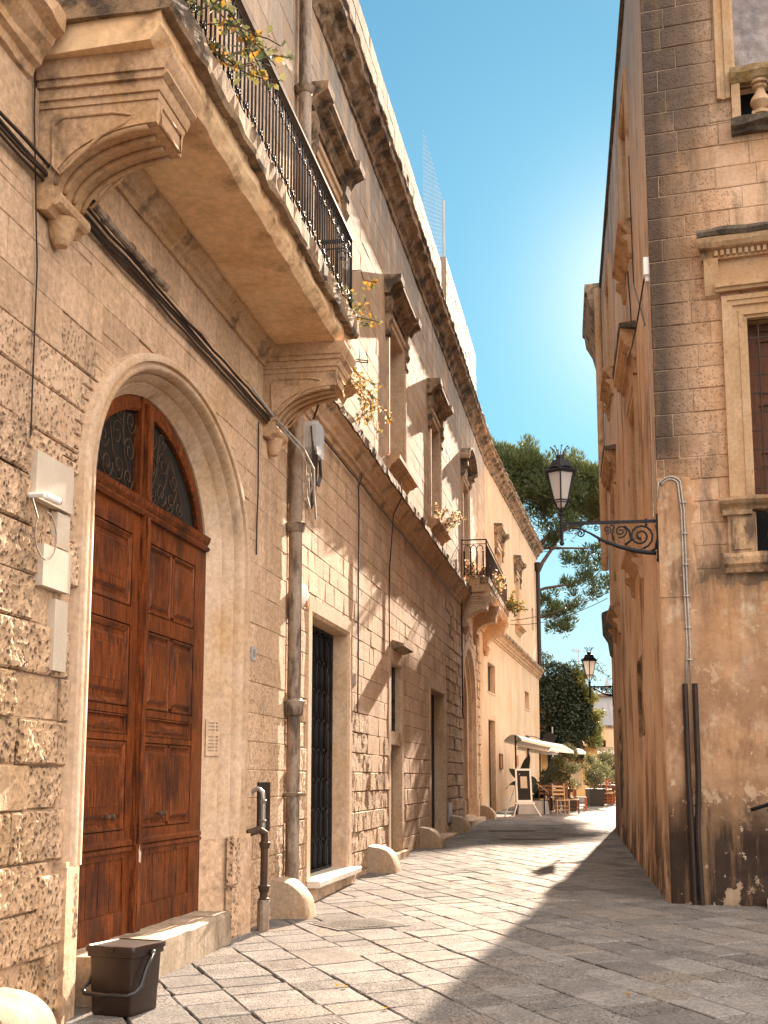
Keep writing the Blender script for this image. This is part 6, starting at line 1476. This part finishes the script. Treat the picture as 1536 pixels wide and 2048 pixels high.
trail('balcony_plant', 'bushy weeds sprouting at the far corner of the long balcony', F1,
      [branch((.3+.3*rb.random(), .6+.3*rb.random(), 6.76), (rb.gauss(.2, .4), .4, .5), 5, .08, -.06, .25) for _ in range(16)], 8, .028, ['olive', 'autumn'], 5)
trail('hanging_plant', 'dry orange flowered plant hanging from the first upper window sill', F1,
      [branch((3.2+.25*k, .22, 7.22), (rb.gauss(0, .5), .6, -.3), 7, .10, -.10, .25) for k in range(9)], 8, .032, ['autumn', 'olive', 'flower'], 6, pot=(3.9, .1, 7.2))
trail('sill_plant', 'airy white flowered plant on the third upper window sill', F1,
      [branch((14.2+.2*k, .15, 7.2), (rb.gauss(0, .5), .5, .8), 6, .10, -.05, .25) for k in range(8)], 10, .035, ['flower', 'olive'], 7)
trail('balcony_flowers', 'white and pink flowers in boxes on the near end of the small balcony', F1,
      [branch((20.15+.1*k, .08+.05*(k % 12), 6.95), (rb.gauss(0, .3), rb.gauss(0, .3), 1), 5, .10, -.01, .25) for k in range(16)], 12, .042, ['flower', 'flower', 'olive'], 8)
trail('balcony_flowers', 'red and white flowers behind the middle of the small balcony rails', F1,
      [branch((21.6+.28*k, .6, 6.95), (rb.gauss(0, .3), .3, 1), 5, .10, -.02, .25) for k in range(12)], 9, .040, ['olive', 'autumn', 'flower'], 9)
trail('balcony_plant', 'green and yellow plants hanging off the far end of the small balcony', F1,
      [branch((26.0+.15*k, .7, 6.95), (rb.gauss(.3, .4), .5, .3), 7, .11, -.08, .25) for k in range(10)], 10, .045, ['olive', 'olive', 'autumn'], 10)
# fallen leaves on the paving
rnd = random.Random(40)
for k, (px, py) in enumerate(((675, 1975), (775, 1905), (775, 1640), (1256, 1993), (1070, 1800), (770, 2020), (690, 1977))):
    t = (py-1174)/F_PX; den = (sin(PITCH)*-1+t*cos(PITCH)) ; 
    Y = (EYE+.014*12.57)/(((t*cos(PITCH)-sin(PITCH))/(cos(PITCH)+t*sin(PITCH)))+.014); X = (px-768)/F_PX*(Y*cos(PITCH)-(EYE-gz(Y))*sin(PITCH))
    m = MB(); s = .022+.01*rnd.random(); a = rnd.uniform(0, 6)
    P = [(cos(a+t2)*s*r, sin(a+t2)*s*r*.7) for t2, r in ((0, 1.3), (.9, .8), (1.7, 1), (2.6, .7), (3.3, 1.1), (4.2, .8), (5.2, .9))]
    m.add([(x, y, .012+.012*rnd.random()) for x, y in P]+[(0, 0, .004)], [(i, (i+1) % 7, 7) for i in range(7)], (rnd.uniform(.5, 1), 0, .5))
    o = build('fallen_leaf', m, M['autumn'], Frame((X, Y), (1, 0), 1)); o.location.z = gz(Y)+.004; tag(o, 'small dry brown leaf fallen on the paving', 'leaf', 'fallen leaves on the paving')
# painted-over scraps: paper sticker on the door post, graffiti on the meter door
o = None
m = MB(); cx = AX-.20
m.add([(cx-.02, DO+.057, .86), (cx+.02, DO+.057, .84), (cx+.03, DO+.057, .93), (cx+.0, DO+.057, .95), (cx-.01, DO+.057, 1.0), (cx-.025, DO+.057, .95)], [(0, 1, 2, 3, 4, 5)])
A.part('torn_sticker', m, M['whitish'])
